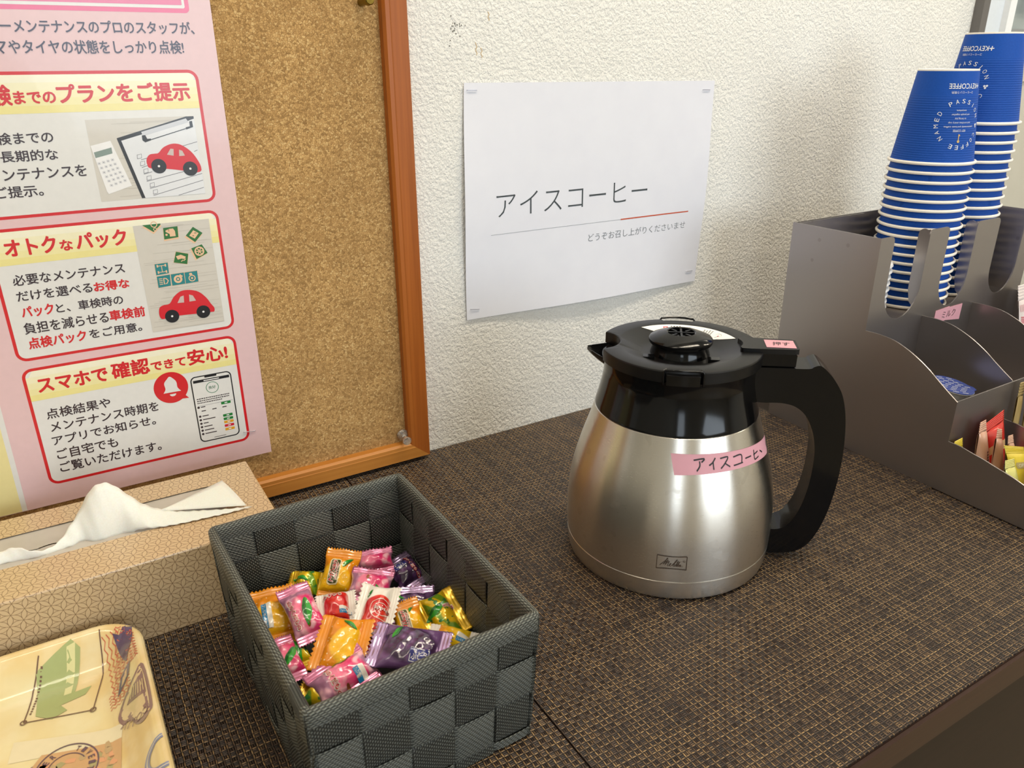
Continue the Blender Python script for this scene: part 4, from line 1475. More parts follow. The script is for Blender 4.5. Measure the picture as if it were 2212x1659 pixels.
    for e in (-1, 1):
        sb = MB()
        n = 24
        rows = 9
        tilt = rnd.uniform(-0.25, 0.35)
        v = []
        for i in range(rows + 1):
            t = i / rows
            for j in range(n + 1):
                y = Wd / 2 * (-1 + 2 * j / n)
                dx = t * s
                if i == rows:
                    dx += 0.0007 * (1 if j % 2 else -1)
                zz = 0.00022 * sin(t * 3 * 2 * pi) + tilt * dx * 0.6 + 0.0005 * sin(y * 420 + ph[3]) * t
                v.append((e * (xb + dx - 0.0002), y, zz))
        sb.add(v, [(i * (n + 1) + j, (i + 1) * (n + 1) + j, (i + 1) * (n + 1) + j + 1, i * (n + 1) + j + 1) for i in range(rows) for j in range(n)], SM[flavor])
        so_ = sb.build('crimped_seal', root, 60, fix=False).modifiers.new('thick', 'SOLIDIFY')
        so_.thickness = 0.00012
    return root


CANDIES = [
    ('mikan', [0.2, -202.3, 40.2], [-0.511, -0.703, -0.494], [-0.142, -0.498, 0.855], 33.1, 20.5, "orange candy wrapper standing upright against the basket's back wall, oval Mikan plate", [('plate', -8.5, 8.5, 0.2, 6.2, 'Mikan', 'candy'), ('leaf', 7.5, -4.5, 5, -35)], -1),
    ('mikan', [-47.6, -214.7, 36.1], [-0.158, -0.943, -0.293], [-0.052, -0.288, 0.956], 37.1, 25.1, "orange candy wrapper at the basket's left wall with blue and white label strip", [('tag', -5, 12, -7, -1)], 1),
    ('peach', [-33.7, -232.8, 44.1], [0.036, -0.947, -0.32], [-0.072, -0.322, 0.944], 38.3, 17.7, 'pink peach candy lying beside the left orange one, long green leaf printed', [('leaf', 3, 1.5, 9.5, -12), ('seed', 11.5, 0), ('text', '山のくだもの', -8, 13, -7.5, -4.5, REDC, WHT)], 1),
    ('apple', [-14.4, -238.4, 44.0], [0.956, -0.294, -0.009], [-0.077, -0.281, 0.957], 22.6, 18.5, 'white candy wrapper with red fruit and blue tag, left of the apple candy', [('tag', 2, 9.5, -7.5, -3.5), ('text', 'もりもり', -8, 4, 4, 7, REDC, WHT)], 1),
    ('apple', [2.5, -262.4, 50.0], [0.807, -0.58, -0.112], [-0.115, -0.34, 0.933], 22.3, 31.5, 'white and red apple candy in the middle of the pile, ring logo', [('ring', 4, -1, 6.6), ('text', 'apple', -0.5, 8.5, -2.5, 1.0, WHT, REDC), ('leaf', -5, 9, 3, 70)], 1),
    ('peach', [13.8, -223.9, 40.1], [-0.53, -0.728, -0.434], [-0.143, -0.428, 0.892], 22.9, 24.4, 'pink peach candy leaning behind the red apple candy, sealed edge on top', [('seed', -3, -2), ('leaf', 5, 6, 4, 30)], 1),
    ('peach', [27.0, -194.9, 36.0], [-0.237, -0.83, -0.505], [-0.163, -0.478, 0.863], 18.0, 24.5, 'pink peach candy furthest back, behind the upright orange one', [], 1),
    ('grape', [45.7, -207.2, 28.1], [0.197, -0.937, -0.288], [-0.125, -0.316, 0.941], 27.9, 18.8, 'purple grape candy in the far right corner of the basket, blue square printed', [('square', -9, -1, -7, 2), ('text', '山のくだもの', -9, 10, 3.5, 6, WHT, REDC)], 1),
    ('grape', [30.6, -248.6, 34.1], [-0.355, -0.826, -0.438], [-0.162, -0.407, 0.899], 22.8, 28.4, 'purple grape candy with wide shiny seal along its top edge, right of the peach one', [('leaf', -3, -7, 4, 60)], 1),
    ('mikan', [19.7, -273.4, 42.1], [-0.122, -0.921, -0.371], [-0.14, -0.354, 0.925], 27.4, 15.8, 'orange candy right of the red apple candy, Mikan plate tilted', [('plate', -9, 7, 0.2, 5.2, 'Mikan', 'candy'), ('leaf', 7, -3, 4, -30)], -1),
    ('pine', [42.3, -271.3, 36.0], [-0.984, 0.06, -0.168], [-0.179, -0.392, 0.902], 25.1, 28.0, 'yellow and green pineapple candy standing on edge at the right wall', [('leaf', 3, -3, 8, 20), ('text', 'Pine', -9, -2, -4, -1, REDC, WHT)], 1),
    ('mango', [38.5, -293.8, 37.0], [0.713, -0.697, -0.078], [-0.101, -0.212, 0.972], 28.6, 12.3, 'narrow white and yellow mango candy lying at the right front', [('tag', 3, 11, -4, 1.5), ('leaf', -8, -3, 3, 0)], 1),
    ('mikan', [-26.1, -283.8, 54.0], [0.819, -0.566, -0.095], [-0.074, -0.269, 0.96], 27.6, 30.9, 'large orange candy in the front middle with its sealed edge facing left', [('leaf', 3, 10, 5, -30)], 1),
    ('peach', [-33.2, -304.4, 50.1], [0.196, -0.942, -0.273], [-0.08, -0.292, 0.953], 25.3, 30.1, 'large pink peach candy at the front with a blue tag and red lettering', [('tag', 2, 9, 5, 11), ('text', '山のくだもの', -8, 10, -8, -4.5, REDC, WHT), ('seed', 8, -1), ('leaf', -7, 3, 6, 80)], 1),
    ('grape', [4.6, -308.3, 55.0], [0.78, -0.622, -0.071], [-0.085, -0.217, 0.972], 40.0, 25.4, 'large purple grape candy at the front with a blue square, foil seal on its left', [('square', 2, 13, -11, -3), ('leaf', -8, 6, 5, 70)], 1),
    ('pine', [-44.9, -304.1, 44.0], [0.661, -0.739, -0.131], [-0.052, -0.219, 0.974], 23.7, 15.5, 'yellow pineapple candy at the front wall with a striped seal on its left', [('leaf', 2, -2, 8, -25)], 1),
    ('pine', [-48.2, -302.8, 36.0], [0.998, 0.029, 0.057], [-0.049, -0.217, 0.975], 13.6, 11.0, 'small yellow pineapple candy squeezed in the front left corner', [('leaf', 0, 1, 5, 10)], 1),
    ('peach', [-51.2, -256.2, 34.1], [0.014, -0.983, -0.185], [-0.035, -0.185, 0.982], 30.7, 12.5, 'pink candy squeezed against the left wall below the orange one', [('leaf', 2, 1, 8, -40), ('tag', 8, 14, -5, -2)], 1),
    ('pine', [-44.9, -248.5, 30.0], [-0.012, -0.982, -0.186], [-0.038, -0.186, 0.982], 26.0, 13.4, 'green and yellow candy peeping out under the pink one on the left', [('leaf', 0, 0, 9, 10)], 1),
    ('pine', [-19.7, -193.9, 36.0], [0.873, -0.481, -0.085], [-0.069, -0.293, 0.954], 22.4, 16.1, 'yellow pineapple candy flat at the back left, behind the pink one', [('leaf', -4, 0, 6, -20)], 1),
    ('melon', [27.6, -290.8, 32.0], [0.689, -0.719, -0.091], [-0.093, -0.213, 0.973], 31.4, 12.8, 'white candy wrapper with a green leaf, under the mango candy', [('leaf', -8, 0, 4, -10), ('seed', 6, 1)], 1),
    ('apple', [-7.1, -267.8, 36.0], [0.501, -0.856, -0.128], [-0.057, -0.18, 0.982], 22.4, 14.0, 'small white and red candy peeping out between orange and grape ones', [('seed', 4, 1)], 1),
]
for i_, (fl, c_, a_, n_, L0, W0, lb, dc, fp) in enumerate(CANDIES):
    candy(fl, c_, a_, n_, L0, W0, lb, dc, i_, fp)


# ================================================================ coffee jug
AX, AY, AROT = 0.2556, -0.2410, radians(-40)
jug = thing('coffee_jug', 'brushed steel thermal coffee jug with black lid, handle and pink tape', 'jug', (AX, AY, ZT), (0, 0, AROT))
ZK = [0.0, 0.002, 0.012, 0.030, 0.050, 0.070, 0.090, 0.110, 0.130, 0.145, 0.160]
RK = [0.0752, 0.0768, 0.0782, 0.0788, 0.0781, 0.0751, 0.0697, 0.0631, 0.0574, 0.0545, 0.0535]
KP = spline(list(zip(ZK, RK)), 6)
def jr(z):
    return lerp(z, [p[0] for p in KP], [p[1] for p in KP])
def zr(a, b, n): return [a + (b - a) * i / n for i in range(n + 1)]
MB().lathe([(0, 0.0), (0.0745, 0.0)] + [(jr(z), z) for z in (0.0012, 0.002, 0.004, 0.008, 0.012, 0.0158)] + [(jr(0.016) - 0.0008, 0.0163)], M_STEEL, 128).build('base_ring', jug, 40)
MB().lathe([(jr(0.016) - 0.0008, 0.0163), (jr(0.0168), 0.0168)] + [(jr(z), z) for z in zr(0.018, 0.1200, 44)] + [(jr(0.1204) - 0.0006, 0.1204)], M_STEEL, 128).build('steel_body', jug, 40)
MB().lathe([(jr(0.1204) - 0.0006, 0.1204), (jr(0.121) + 0.0001, 0.1208)] + [(jr(z) + 0.0002, z) for z in zr(0.122, 0.148, 14)] + [(0.0548, 0.153), (0.0556, 0.1565), (0.0560, 0.1585), (0.0540, 0.1590), (0.0500, 0.1590), (0.048, 0.150)], M_BLACK, 128).build('collar', jug, 40)
# lid: ring with a spout notch and two tab notches, dished middle
def lid_r(a):
    d = (a + pi) % (2 * pi) - pi
    r = 0.0580
    for c in (pi / 2, -pi / 2):
        if abs((d - c + pi) % (2 * pi) - pi) < 0.215:
            r = 0.0545
    cx, rr = -0.0640, 0.0205                         # spout cut-out
    b = -2 * cx * -cos(a)                             # |(r cos a - cx, r sin a)| = rr
    B, C_ = -2 * cx * cos(a), cx * cx - rr * rr
    D = B * B - 4 * C_
    if cos(a) < 0 and D > 0:
        s_ = (-B - sqrt(D)) / 2
        if 0 < s_ < r:
            r = s_
    return r
NA = 240
angs = [2 * pi * i / NA for i in range(NA)]
lidp = [(1.0, 0.1592), (1.0, 0.1668), (0.992, 0.1676), (0.97, 0.1680)]
v = []
for k, z in lidp:
    v += [(lid_r(a) * k * cos(a), lid_r(a) * k * sin(a), z) for a in angs]
for r, z in ((0.0455, 0.1680), (0.0440, 0.1676), (0.0300, 0.1622), (0.0270, 0.1612), (0.020, 0.1608)):
    for a in angs:
        q = min(r, lid_r(a) * 0.965)
        v.append((q * cos(a), q * sin(a), z if q == r else max(z, 0.1680)))
nr = len(v) // NA
f = [(j * NA + i, j * NA + (i + 1) % NA, (j + 1) * NA + (i + 1) % NA, (j + 1) * NA + i) for j in range(nr - 1) for i in range(NA)]
f.append(tuple((nr - 1) * NA + i for i in range(NA)))
lidm = MB().add(v, f, M_SATIN)
lid = lidm.build('lid', jug, 30)
for s_ in (1, -1):                                   # latch tabs sitting in the two notches
    tb_ = MB()
    pts = [(0.0552 + 0.0012, radians(90 * s_ - 11)), (0.0552 + 0.0012, radians(90 * s_ + 11))]
    v = []
    for i in range(9):
        a = radians(90 * s_) + radians(11) * (-1 + i / 4)
        for r in (0.0550, 0.0584):
            for z in (0.1575, 0.1652):
                v.append((r * cos(a), r * sin(a), z))
    f = []
    for i in range(8):
        o, p = 4 * i, 4 * i + 4
        f += [(o, p, p + 1, o + 1), (o + 2, o + 3, p + 3, p + 2), (o + 1, p + 1, p + 3, o + 3), (o, o + 2, p + 2, p)]
    f += [(0, 1, 3, 2), (32, 34, 35, 33)]
    tb_.add(v, f, M_BLACK)
    # thin hoop over the tab
    hp = [(0.0586, a_, z_) for a_, z_ in ((-13, 0.1580), (-13, 0.1672), (-12, 0.1684), (-6, 0.1688), (0, 0.1689), (6, 0.1688), (12, 0.1684), (13, 0.1672), (13, 0.1580))]
    tb_.tube([(r * cos(radians(90 * s_ + a_)), r * sin(radians(90 * s_ + a_)), z_) for r, a_, z_ in hp], 0.0008, M_BLACK, 8)
    bevel(tb_.build('lid_tab', jug, 40), 0.0004, 2)
# knob with a vent grille
kn = MB()
kn.lathe([(0.0215, 0.1609), (0.0205, 0.1640), (0.0195, 0.1668), (0.0195, 0.1682), (0.0222, 0.1690), (0.0228, 0.1700), (0.0228, 0.1718), (0.0220, 0.1728), (0.0160, 0.1752), (0.0104, 0.1768), (0.0096, 0.1764), (0.0094, 0.1735), (0, 0.1735)], M_BLACK, 72)
knob = kn.build('knob', lid, 35)
vg = MB()
vg.box(-0.0095, 0.0095, -0.0006, 0.0006, 0.1752, 0.1764, M_SATIN)
for q in (90, 45, 135):
    a = radians(q)
    for s_ in (1, -1):
        r0 = 0.0 if q == 90 else 0.0045
        p0, p1 = Vector((r0 * cos(a), r0 * sin(a))) * s_, Vector((0.0095 * cos(a), 0.0095 * sin(a))) * s_
        n_ = Vector((-sin(a), cos(a))) * 0.0007
        vg.prism([tuple(p0 - n_), tuple(p1 - n_), tuple(p1 + n_), tuple(p0 + n_)], 0.1750, 0.1762, M_SATIN)
vg.build('vent_grille', lid)
for s_ in (1, -1):                                   # slots at the knob's foot
    MB().box(-0.0225 * s_ - 0.004, -0.0225 * s_ + 0.004, -0.021, -0.0150, 0.1612, 0.1640, M_BLACK).build('bayonet_lug', lid)
# printed crescent on the dish
st = MB()
def dish(r, a, e=0.0):
    z = lerp(r, [0.020, 0.027, 0.030, 0.044, 0.0455], [0.1608, 0.1612, 0.1622, 0.1676, 0.1680])
    return (r * cos(a), r * sin(a), z + 0.00025 + e * 0.0001)
v = []
for i in range(41):
    t = i / 40
    a = radians(22 + 108 * t)
    w = 1 - abs(2 * t - 1) ** 3
    for k in range(5):
        v.append(dish(0.0438 - 0.0128 * w * k / 4, a))
st.add(v, [(5 * i + k, 5 * i + k + 5, 5 * i + k + 6, 5 * i + k + 1) for i in range(40) for k in range(4)], flat('#f6f5f2', 0.4))
sf = lambda e: (lambda x, y: dish(0.030 + y, radians(130 - x), e))           # x: degrees along, y: metres outwards
put_poly(st, rrect(24, 29, 0.0030, 0.0115, 0.0010, 3), lambda x, y: sf(1)(x, y), flat('#cf2a48', 0.4))
put_text(st, 'ご注意', lambda u, w: sf(2)(24.7 + 3.6 * (1 - w), 0.0036 + 0.0072 * u), flat('#f1ece4', 0.4), 0, 1, 0, 1, 0.01)
for q in (33, 36, 39, 42, 69, 72, 75, 78):
    y = 0.0035
    while y < 0.0115:
        l = random.uniform(0.0006, 0.0012)
        stroke(st, [(q, y), (q, y + l)], 1.2, sf(1), flat('#4a4a4c', 0.4))
        y += l + 0.0004
REDS = flat('#cf2a48', 0.4)
for cx in (52.0, 88.0):
    v_ = [(cx + 4.4 * cos(radians(t * 15)), 0.0075 + 0.0036 * sin(radians(t * 15))) for t in range(25)]
    for a_, b_ in zip(v_, v_[1:]):
        st.add([sf(1)(a_[0], a_[1]), sf(1)(b_[0], b_[1]), sf(1)(b_[0], b_[1] + 0.00025), sf(1)(a_[0], a_[1] + 0.00025)], [(0, 1, 2, 3)], flat('#4a4a4c', 0.4))
    st.add([sf(1)(cx - 2, 0.006), sf(1)(cx + 2.5, 0.009), sf(1)(cx + 2.5, 0.0094), sf(1)(cx - 2, 0.0064)], [(0, 1, 2, 3)], flat('#4a4a4c', 0.4))
    st.add([sf(2)(cx - 0.5, 0.0078), sf(2)(cx + 1.0, 0.0082), sf(2)(cx + 0.4, 0.0096)], [(0, 1, 2)], REDS)
so_ = st.build('instruction_sticker', lid, fix=False)
so_['label'] = 'white printed crescent sticker'
# spout
sp = MB()
v = []
NVS, NUS = 10, 16
for lay_ in (0, 1):
    for i in range(NVS + 1):
        t = i / NVS
        x = -(0.040 + 0.0265 * t)
        hw = 0.0190 * (1 - t ** 1.8) + 0.0022
        dep = 0.0135 * (1 - t) ** 0.8 + 0.0012
        ez = 0.1590 + 0.0032 * t ** 2
        for k in range(NUS + 1):
            u = -1 + 2 * k / NUS
            v.append((x - (0.0006 if lay_ else 0), hw * sin(u * pi / 2) * (1.05 if lay_ else 1), ez - (dep + (0.0012 if lay_ else 0)) * (1 - abs(sin(u * pi / 2)) ** 2.2)))
n1 = (NVS + 1) * (NUS + 1)
f = [(l_ * n1 + i * (NUS + 1) + k, l_ * n1 + (i + 1) * (NUS + 1) + k, l_ * n1 + (i + 1) * (NUS + 1) + k + 1, l_ * n1 + i * (NUS + 1) + k + 1) for l_ in (0, 1) for i in range(NVS) for k in range(NUS)]
for i in range(NVS):
    for k in (0, NUS):
        o = i * (NUS + 1) + k
        f.append((o, o + NUS + 1, o + NUS + 1 + n1, o + n1))
for k in range(NUS):
    o = NVS * (NUS + 1) + k
    f.append((o, o + 1, o + 1 + n1, o + n1))
sp.add(v, f, M_BLACK)
sp.build('spout', jug, 60)
# handle
HO = spline([(0.050, 0.1565), (0.070, 0.1568), (0.0885, 0.1572), (0.0920, 0.1588), (0.0965, 0.1598), (0.1030, 0.1545), (0.1090, 0.1470), (0.1140, 0.1380), (0.1180, 0.1235), (0.1203, 0.1050), (0.1210, 0.0850), (0.1200, 0.0650), (0.1175, 0.0460), (0.1135, 0.0295), (0.1080, 0.0165), (0.1010, 0.0085), (0.0920, 0.0048), (0.0830, 0.0038), (0.0740, 0.0038)], 4)
HI = spline([(0.050, 0.1310), (0.060, 0.1298), (0.0730, 0.1302), (0.0830, 0.1280), (0.0910, 0.1215), (0.0968, 0.1110), (0.1003, 0.0985), (0.1015, 0.0850), (0.1008, 0.0660), (0.0980, 0.0490), (0.0940, 0.0370), (0.0890, 0.0290), (0.0830, 0.0255), (0.0740, 0.0248)], 4)
hd = MB().prism(HO + HI[::-1], -0.0118, 0.0118, M_BLACK, 'y')
ho = hd.build('handle', jug, 35)
bevel(ho, 0.0048, 5, 50)
seam = MB().tube([(0.0925, -0.01195, 0.1560), (0.0905, -0.01195, 0.1500), (0.0950, -0.01195, 0.1490)], 0.0003, M_SATIN, 6)
lv = MB()
lv.prism([(0.0555, 0.1572), (0.0800, 0.1572), (0.0802, 0.1660), (0.0792, 0.1668), (0.0555, 0.1668)], -0.0098, 0.0098, M_BLACK, 'y')
lever = bevel(lv.build('thumb_lever', jug, 35), 0.0010, 3)
lp = MB()
pl = [(0.0420, -0.0118), (0.0412, -0.0090), (0.0432, -0.0040), (0.0438, 0.0), (0.0432, 0.0040), (0.0412, 0.0090), (0.0420, 0.0118), (0.0480, 0.0122), (0.0780, 0.0108), (0.0812, 0.0096), (0.0812, -0.0096), (0.0780, -0.0108), (0.0480, -0.0122)]
lp.prism(pl, 0.1668, 0.1706, M_SATIN)
bevel(lp.build('lever_plate', lever, 35), 0.0009, 3)
tp = MB()
tp.box(0.0590, 0.0793, -0.0082, 0.0076, 0.1707, 0.1709, M_TAPE)
put_text(tp, '押す', lambda x, y: (x, y, 0.17105), M_INK, 0.0638, 0.0760, -0.0040, 0.0036, 0.0, 0.15)
o = tp.build('tape_label', lever, fix=False)
o['label'] = 'pink masking tape on the lever'
# hand-lettered tape on the body: chart in (world angle, height) along a sloping strip
LOC = -AROT
def body_pt(a_deg, z, e):
    a = radians(a_deg) + LOC
    r = jr(z) + 0.0003 + e * 0.00012
    return (r * cos(a), r * sin(a), z)
def strip_pt(u, w, e):
    u2 = u + 0.012 * sin(w * 9) * (1 if u > 0.98 else 0)
    a0, a1 = -132.8, -52.0
    a = a0 + (a1 - a0) * u2 + (3.0 * (0.5 - w) if u < .5 else 6 * (w - .5)) * abs(2 * u - 1)
    zb = 0.0965 + (0.0930 - 0.0965) * u + 0.0022 * sin(pi * u)
    return body_pt(a, zb + w * (0.0140 - 0.0036 * u), e)
tp = MB()
v = [strip_pt(i / 40, k / 6, 0) for i in range(41) for k in range(7)]
tp.add(v, [(7 * i + k, 7 * i + k + 7, 7 * i + k + 8, 7 * i + k + 1) for i in range(40) for k in range(6)], M_TAPE)
hand = [  # pen strokes of the seven characters, unit boxes
    [[(0, .9), (.8, 1), (.55, .7)], [(.42, .8), (.38, .4), (.1, 0)]],
    [[(.75, 1), (.4, .62), (0, .4)], [(.45, .65), (.42, 0)]],
    [[(.05, .9), (.75, .95), (.4, .4), (0, .02)], [(.42, .42), (.85, .05)]],
    [[(.05, .85), (.85, .9), (.8, .1)], [(0, .08), (.95, .16)]],
    [[(.0, .45), (.95, .5)]],
    [[(.12, .95), (.2, .1), (.5, .05), (.95, .15)], [(.05, .5), (.8, .66)]],
    [[(.1, .6), (.7, .3)]]]
xs = [(.16, .26), (.27, .345), (.36, .455), (.475, .575), (.60, .675), (.70, .785), (.80, .875)]
for (x0, x1), g_ in zip(xs, hand):
    for ln in g_:
        pts = spline(ln, 4) if len(ln) > 2 else [ln[0], ((ln[0][0] + ln[1][0]) / 2, (ln[0][1] + ln[1][1]) / 2), ln[1]]
        stroke(tp, [((x0 + (x1 - x0) * p[0]) * 8, 0.18 + 0.6 * p[1]) for p in pts], 0.075, lambda x, y: strip_pt(x / 8, y, 1.5), M_INK)
o = tp.build('tape_label', jug, fix=False)
o['label'] = 'pink masking tape strip lettered in black pen'
# engraved maker's mark
lg = MB()
M_ENG = flat('#3b2a1c', 0.5)
def lgp(x, y, e=1): return body_pt(-136.8 + 15.0 * x, 0.0275 + 0.0110 * y, e)
stroke(lg, [(0, 0), (.25, .05), (.5, .065), (.75, .05), (1, 0)], 0.045, lgp, M_ENG)
stroke(lg, [(0, 1), (.25, .97), (.5, .96), (.75, .97), (1, 1)], 0.045, lgp, M_ENG)
stroke(lg, [(0, 0), (0, .5), (0, 1)], 0.022, lgp, M_ENG)
stroke(lg, [(1, 0), (1, .5), (1, 1)], 0.022, lgp, M_ENG)
script = [[(.11, .26), (.25, .56), (.36, .80), (.345, .84), (.28, .55), (.215, .34), (.29, .52), (.375, .68), (.37, .70), (.32, .48), (.28, .32), (.36, .52), (.42, .62), (.40, .50), (.365, .30), (.38, .24), (.44, .34), (.48, .44), (.465, .47), (.44, .40), (.435, .30), (.46, .24), (.53, .36), (.62, .62), (.675, .76), (.67, .70), (.60, .48), (.55, .30), (.565, .24), (.60, .32), (.62, .42), (.605, .30), (.615, .25), (.66, .40), (.72, .68), (.68, .46), (.655, .28), (.665, .25), (.71, .42), (.765, .62), (.73, .42), (.705, .27), (.715, .25), (.76, .36), (.80, .40), (.77, .34), (.755, .27), (.77, .25), (.81, .36), (.805, .27), (.83, .24), (.88, .28)],
          [(.655, .56), (.72, .58), (.80, .60)]]
for ln in script:
    stroke(lg, spline(ln, 3), 0.017, lgp, M_ENG)
ring(lg, .91, .64, .035, .010, lgp, M_ENG, 18, ry=.07)
put_text(lg, 'R', lgp, M_ENG, .895, .925, .61, .67, 0.0)
lg.build('engraved_mark', jug, fix=False)

# ================================================================ condiment organizer
OX0, OX1, OW = 0.5160, 0.7780, 0.0012
org = thing('condiment_organizer', 'stepped grey metal organizer for paper cups and coffee condiments', 'organizer', ((OX0 + OX1) / 2, -0.26, ZT))
CURV1 = [(-0.2123, 0.1235), (-0.2280, 0.1240), (-0.2428, 0.1225), (-0.2568, 0.1180), (-0.2688, 0.1125), (-0.2800, 0.1060), (-0.2892, 0.0995), (-0.3005, 0.0920), (-0.3092, 0.0865)]
CURV2 = [(-0.3092, 0.0493), (-0.3200, 0.0490), (-0.3308, 0.0472), (-0.3420, 0.0455), (-0.3511, 0.0435), (-0.3640, 0.0410), (-0.3751, 0.0380), (-0.3900, 0.0325), (-0.4060, 0.0245)]
side = [(-0.1142, ZT), (-0.1142, 0.2091), (-0.2123, 0.2098)] + spline(CURV1, 3) + spline(CURV2, 3) + [(-0.4060, ZT)]
for x in (OX0, OX1 - OW):
    rel(MB().prism(side, x, x + OW, M_GUN, 'x').build('side_panel', org), org)
rel(MB().box(OX0 + OW, OX1 - OW, -0.1155, -0.1143, ZT, 0.2087, M_GUN).build('back_panel', org), org)
tabp = [(OX0 + OW, 0.12)] + [(0.637, 0.12)] + [(0.637 - 0.020 + 0.020 * cos(radians(q)), 0.1885 + 0.020 * sin(radians(q))) for q in range(0, 91, 10)] + [(OX0 + OW, 0.2085)]
rel(MB().prism(tabp, -0.1185, -0.1173, M_GUN, 'y').build('back_tab', org), org)
# cup panel with three finger slots
def slot(xl, xr, zb, r, zt, rc=0.005):
    c_ = (xl + xr) / 2
    w = (xr - xl) / 2
    out = [(xl - rc + rc * cos(radians(q)), zt - rc + rc * sin(radians(q))) for q in range(90, -1, -18)]
    out += [(c_ + w * cos(radians(q)), zb + r + r * sin(radians(q))) for q in range(180, 361, 12)]
    out += [(xr + rc + rc * cos(radians(q)), zt - rc + rc * sin(radians(q))) for q in range(180, 89, -18)]
    return out
ZTOPP = 0.2098
cup = [(OX0 + OW, 0.046), (OX0 + OW, ZTOPP)]
for xl, xr in ((0.5362, 0.5900), (0.6212, 0.6675), (0.7080, 0.7575)):
    cup += slot(xl, xr, 0.1275, 0.030, ZTOPP)
cup += [(OX1 - OW, ZTOPP), (OX1 - OW, 0.046)]
rel(MB().prism(cup, -0.2123, -0.2111, M_GUN, 'y').build('cup_panel', org), org)
for x in (0.5908, 0.6683):                         # folded flanges beside the fingers
    fl_ = [(-0.2111, 0.130), (-0.2111, ZTOPP)] + [(-0.2058 + 0.0058 * cos(radians(q)) * -1, 0.2040 + 0.0058 * sin(radians(q))) for q in (60, 90, 120, 150, 180)] + [(-0.2000, 0.150), (-0.2030, 0.138)]
    rel(MB().prism(fl_, x, x + OW, M_GUN, 'x').build('flange', org), org)
rel(MB().box(OX0 + OW, OX1 - OW, -0.2110, -0.1187, 0.1205, 0.1217, M_GUN).build('shelf', org), org)
rel(MB().box(OX0 + OW, OX1 - OW, -0.3080, -0.2124, 0.0450, 0.0462, M_GUN).build('shelf', org), org)
rel(MB().box(OX0 + OW, OX1 - OW, -0.4050, -0.3093, 0.0040, 0.0052, M_GUN).build('shelf', org), org)
rel(MB().box(OX0 + OW, OX1 - OW, -0.3092, -0.3080, ZT, 0.0868, M_GUN).build('front_panel', org), org)
rel(MB().box(OX0 + OW, OX1 - OW, -0.4060, -0.4048, ZT, 0.0245, M_GUN).build('front_panel', org), org)
for x in (0.6035, 0.6900):
    rel(MB().prism(spline(CURV1, 3)[:-1] + [(-0.3080, 0.0868), (-0.3080, 0.0462), (-0.2123, 0.0462)], x, x + OW, M_GUN, 'x').build('divider', org), org)
    rel(MB().prism(spline(CURV2, 3)[:-1] + [(-0.4048, 0.0255), (-0.4048, 0.0052), (-0.3092, 0.0052)], x, x + OW, M_GUN, 'x').build('divider', org), org)
tp = MB()
q_ = [(0.6245, 0.1100), (0.6250, 0.1248), (0.6480, 0.1262), (0.6485, 0.1252), (0.6705, 0.1257), (0.6700, 0.1090), (0.6450, 0.1120)]
tp.prism(q_, -0.2128, -0.2125, M_TAPE, 'y')
put_text(tp, 'ミルク', lambda x, y: (x, -0.2130, y), M_INK, 0.6375, 0.6600, 0.1150, 0.1222, -0.008)
o = rel(tp.build('tape_label', org, fix=False), org)
o['label'] = 'pink masking tape label for milk'

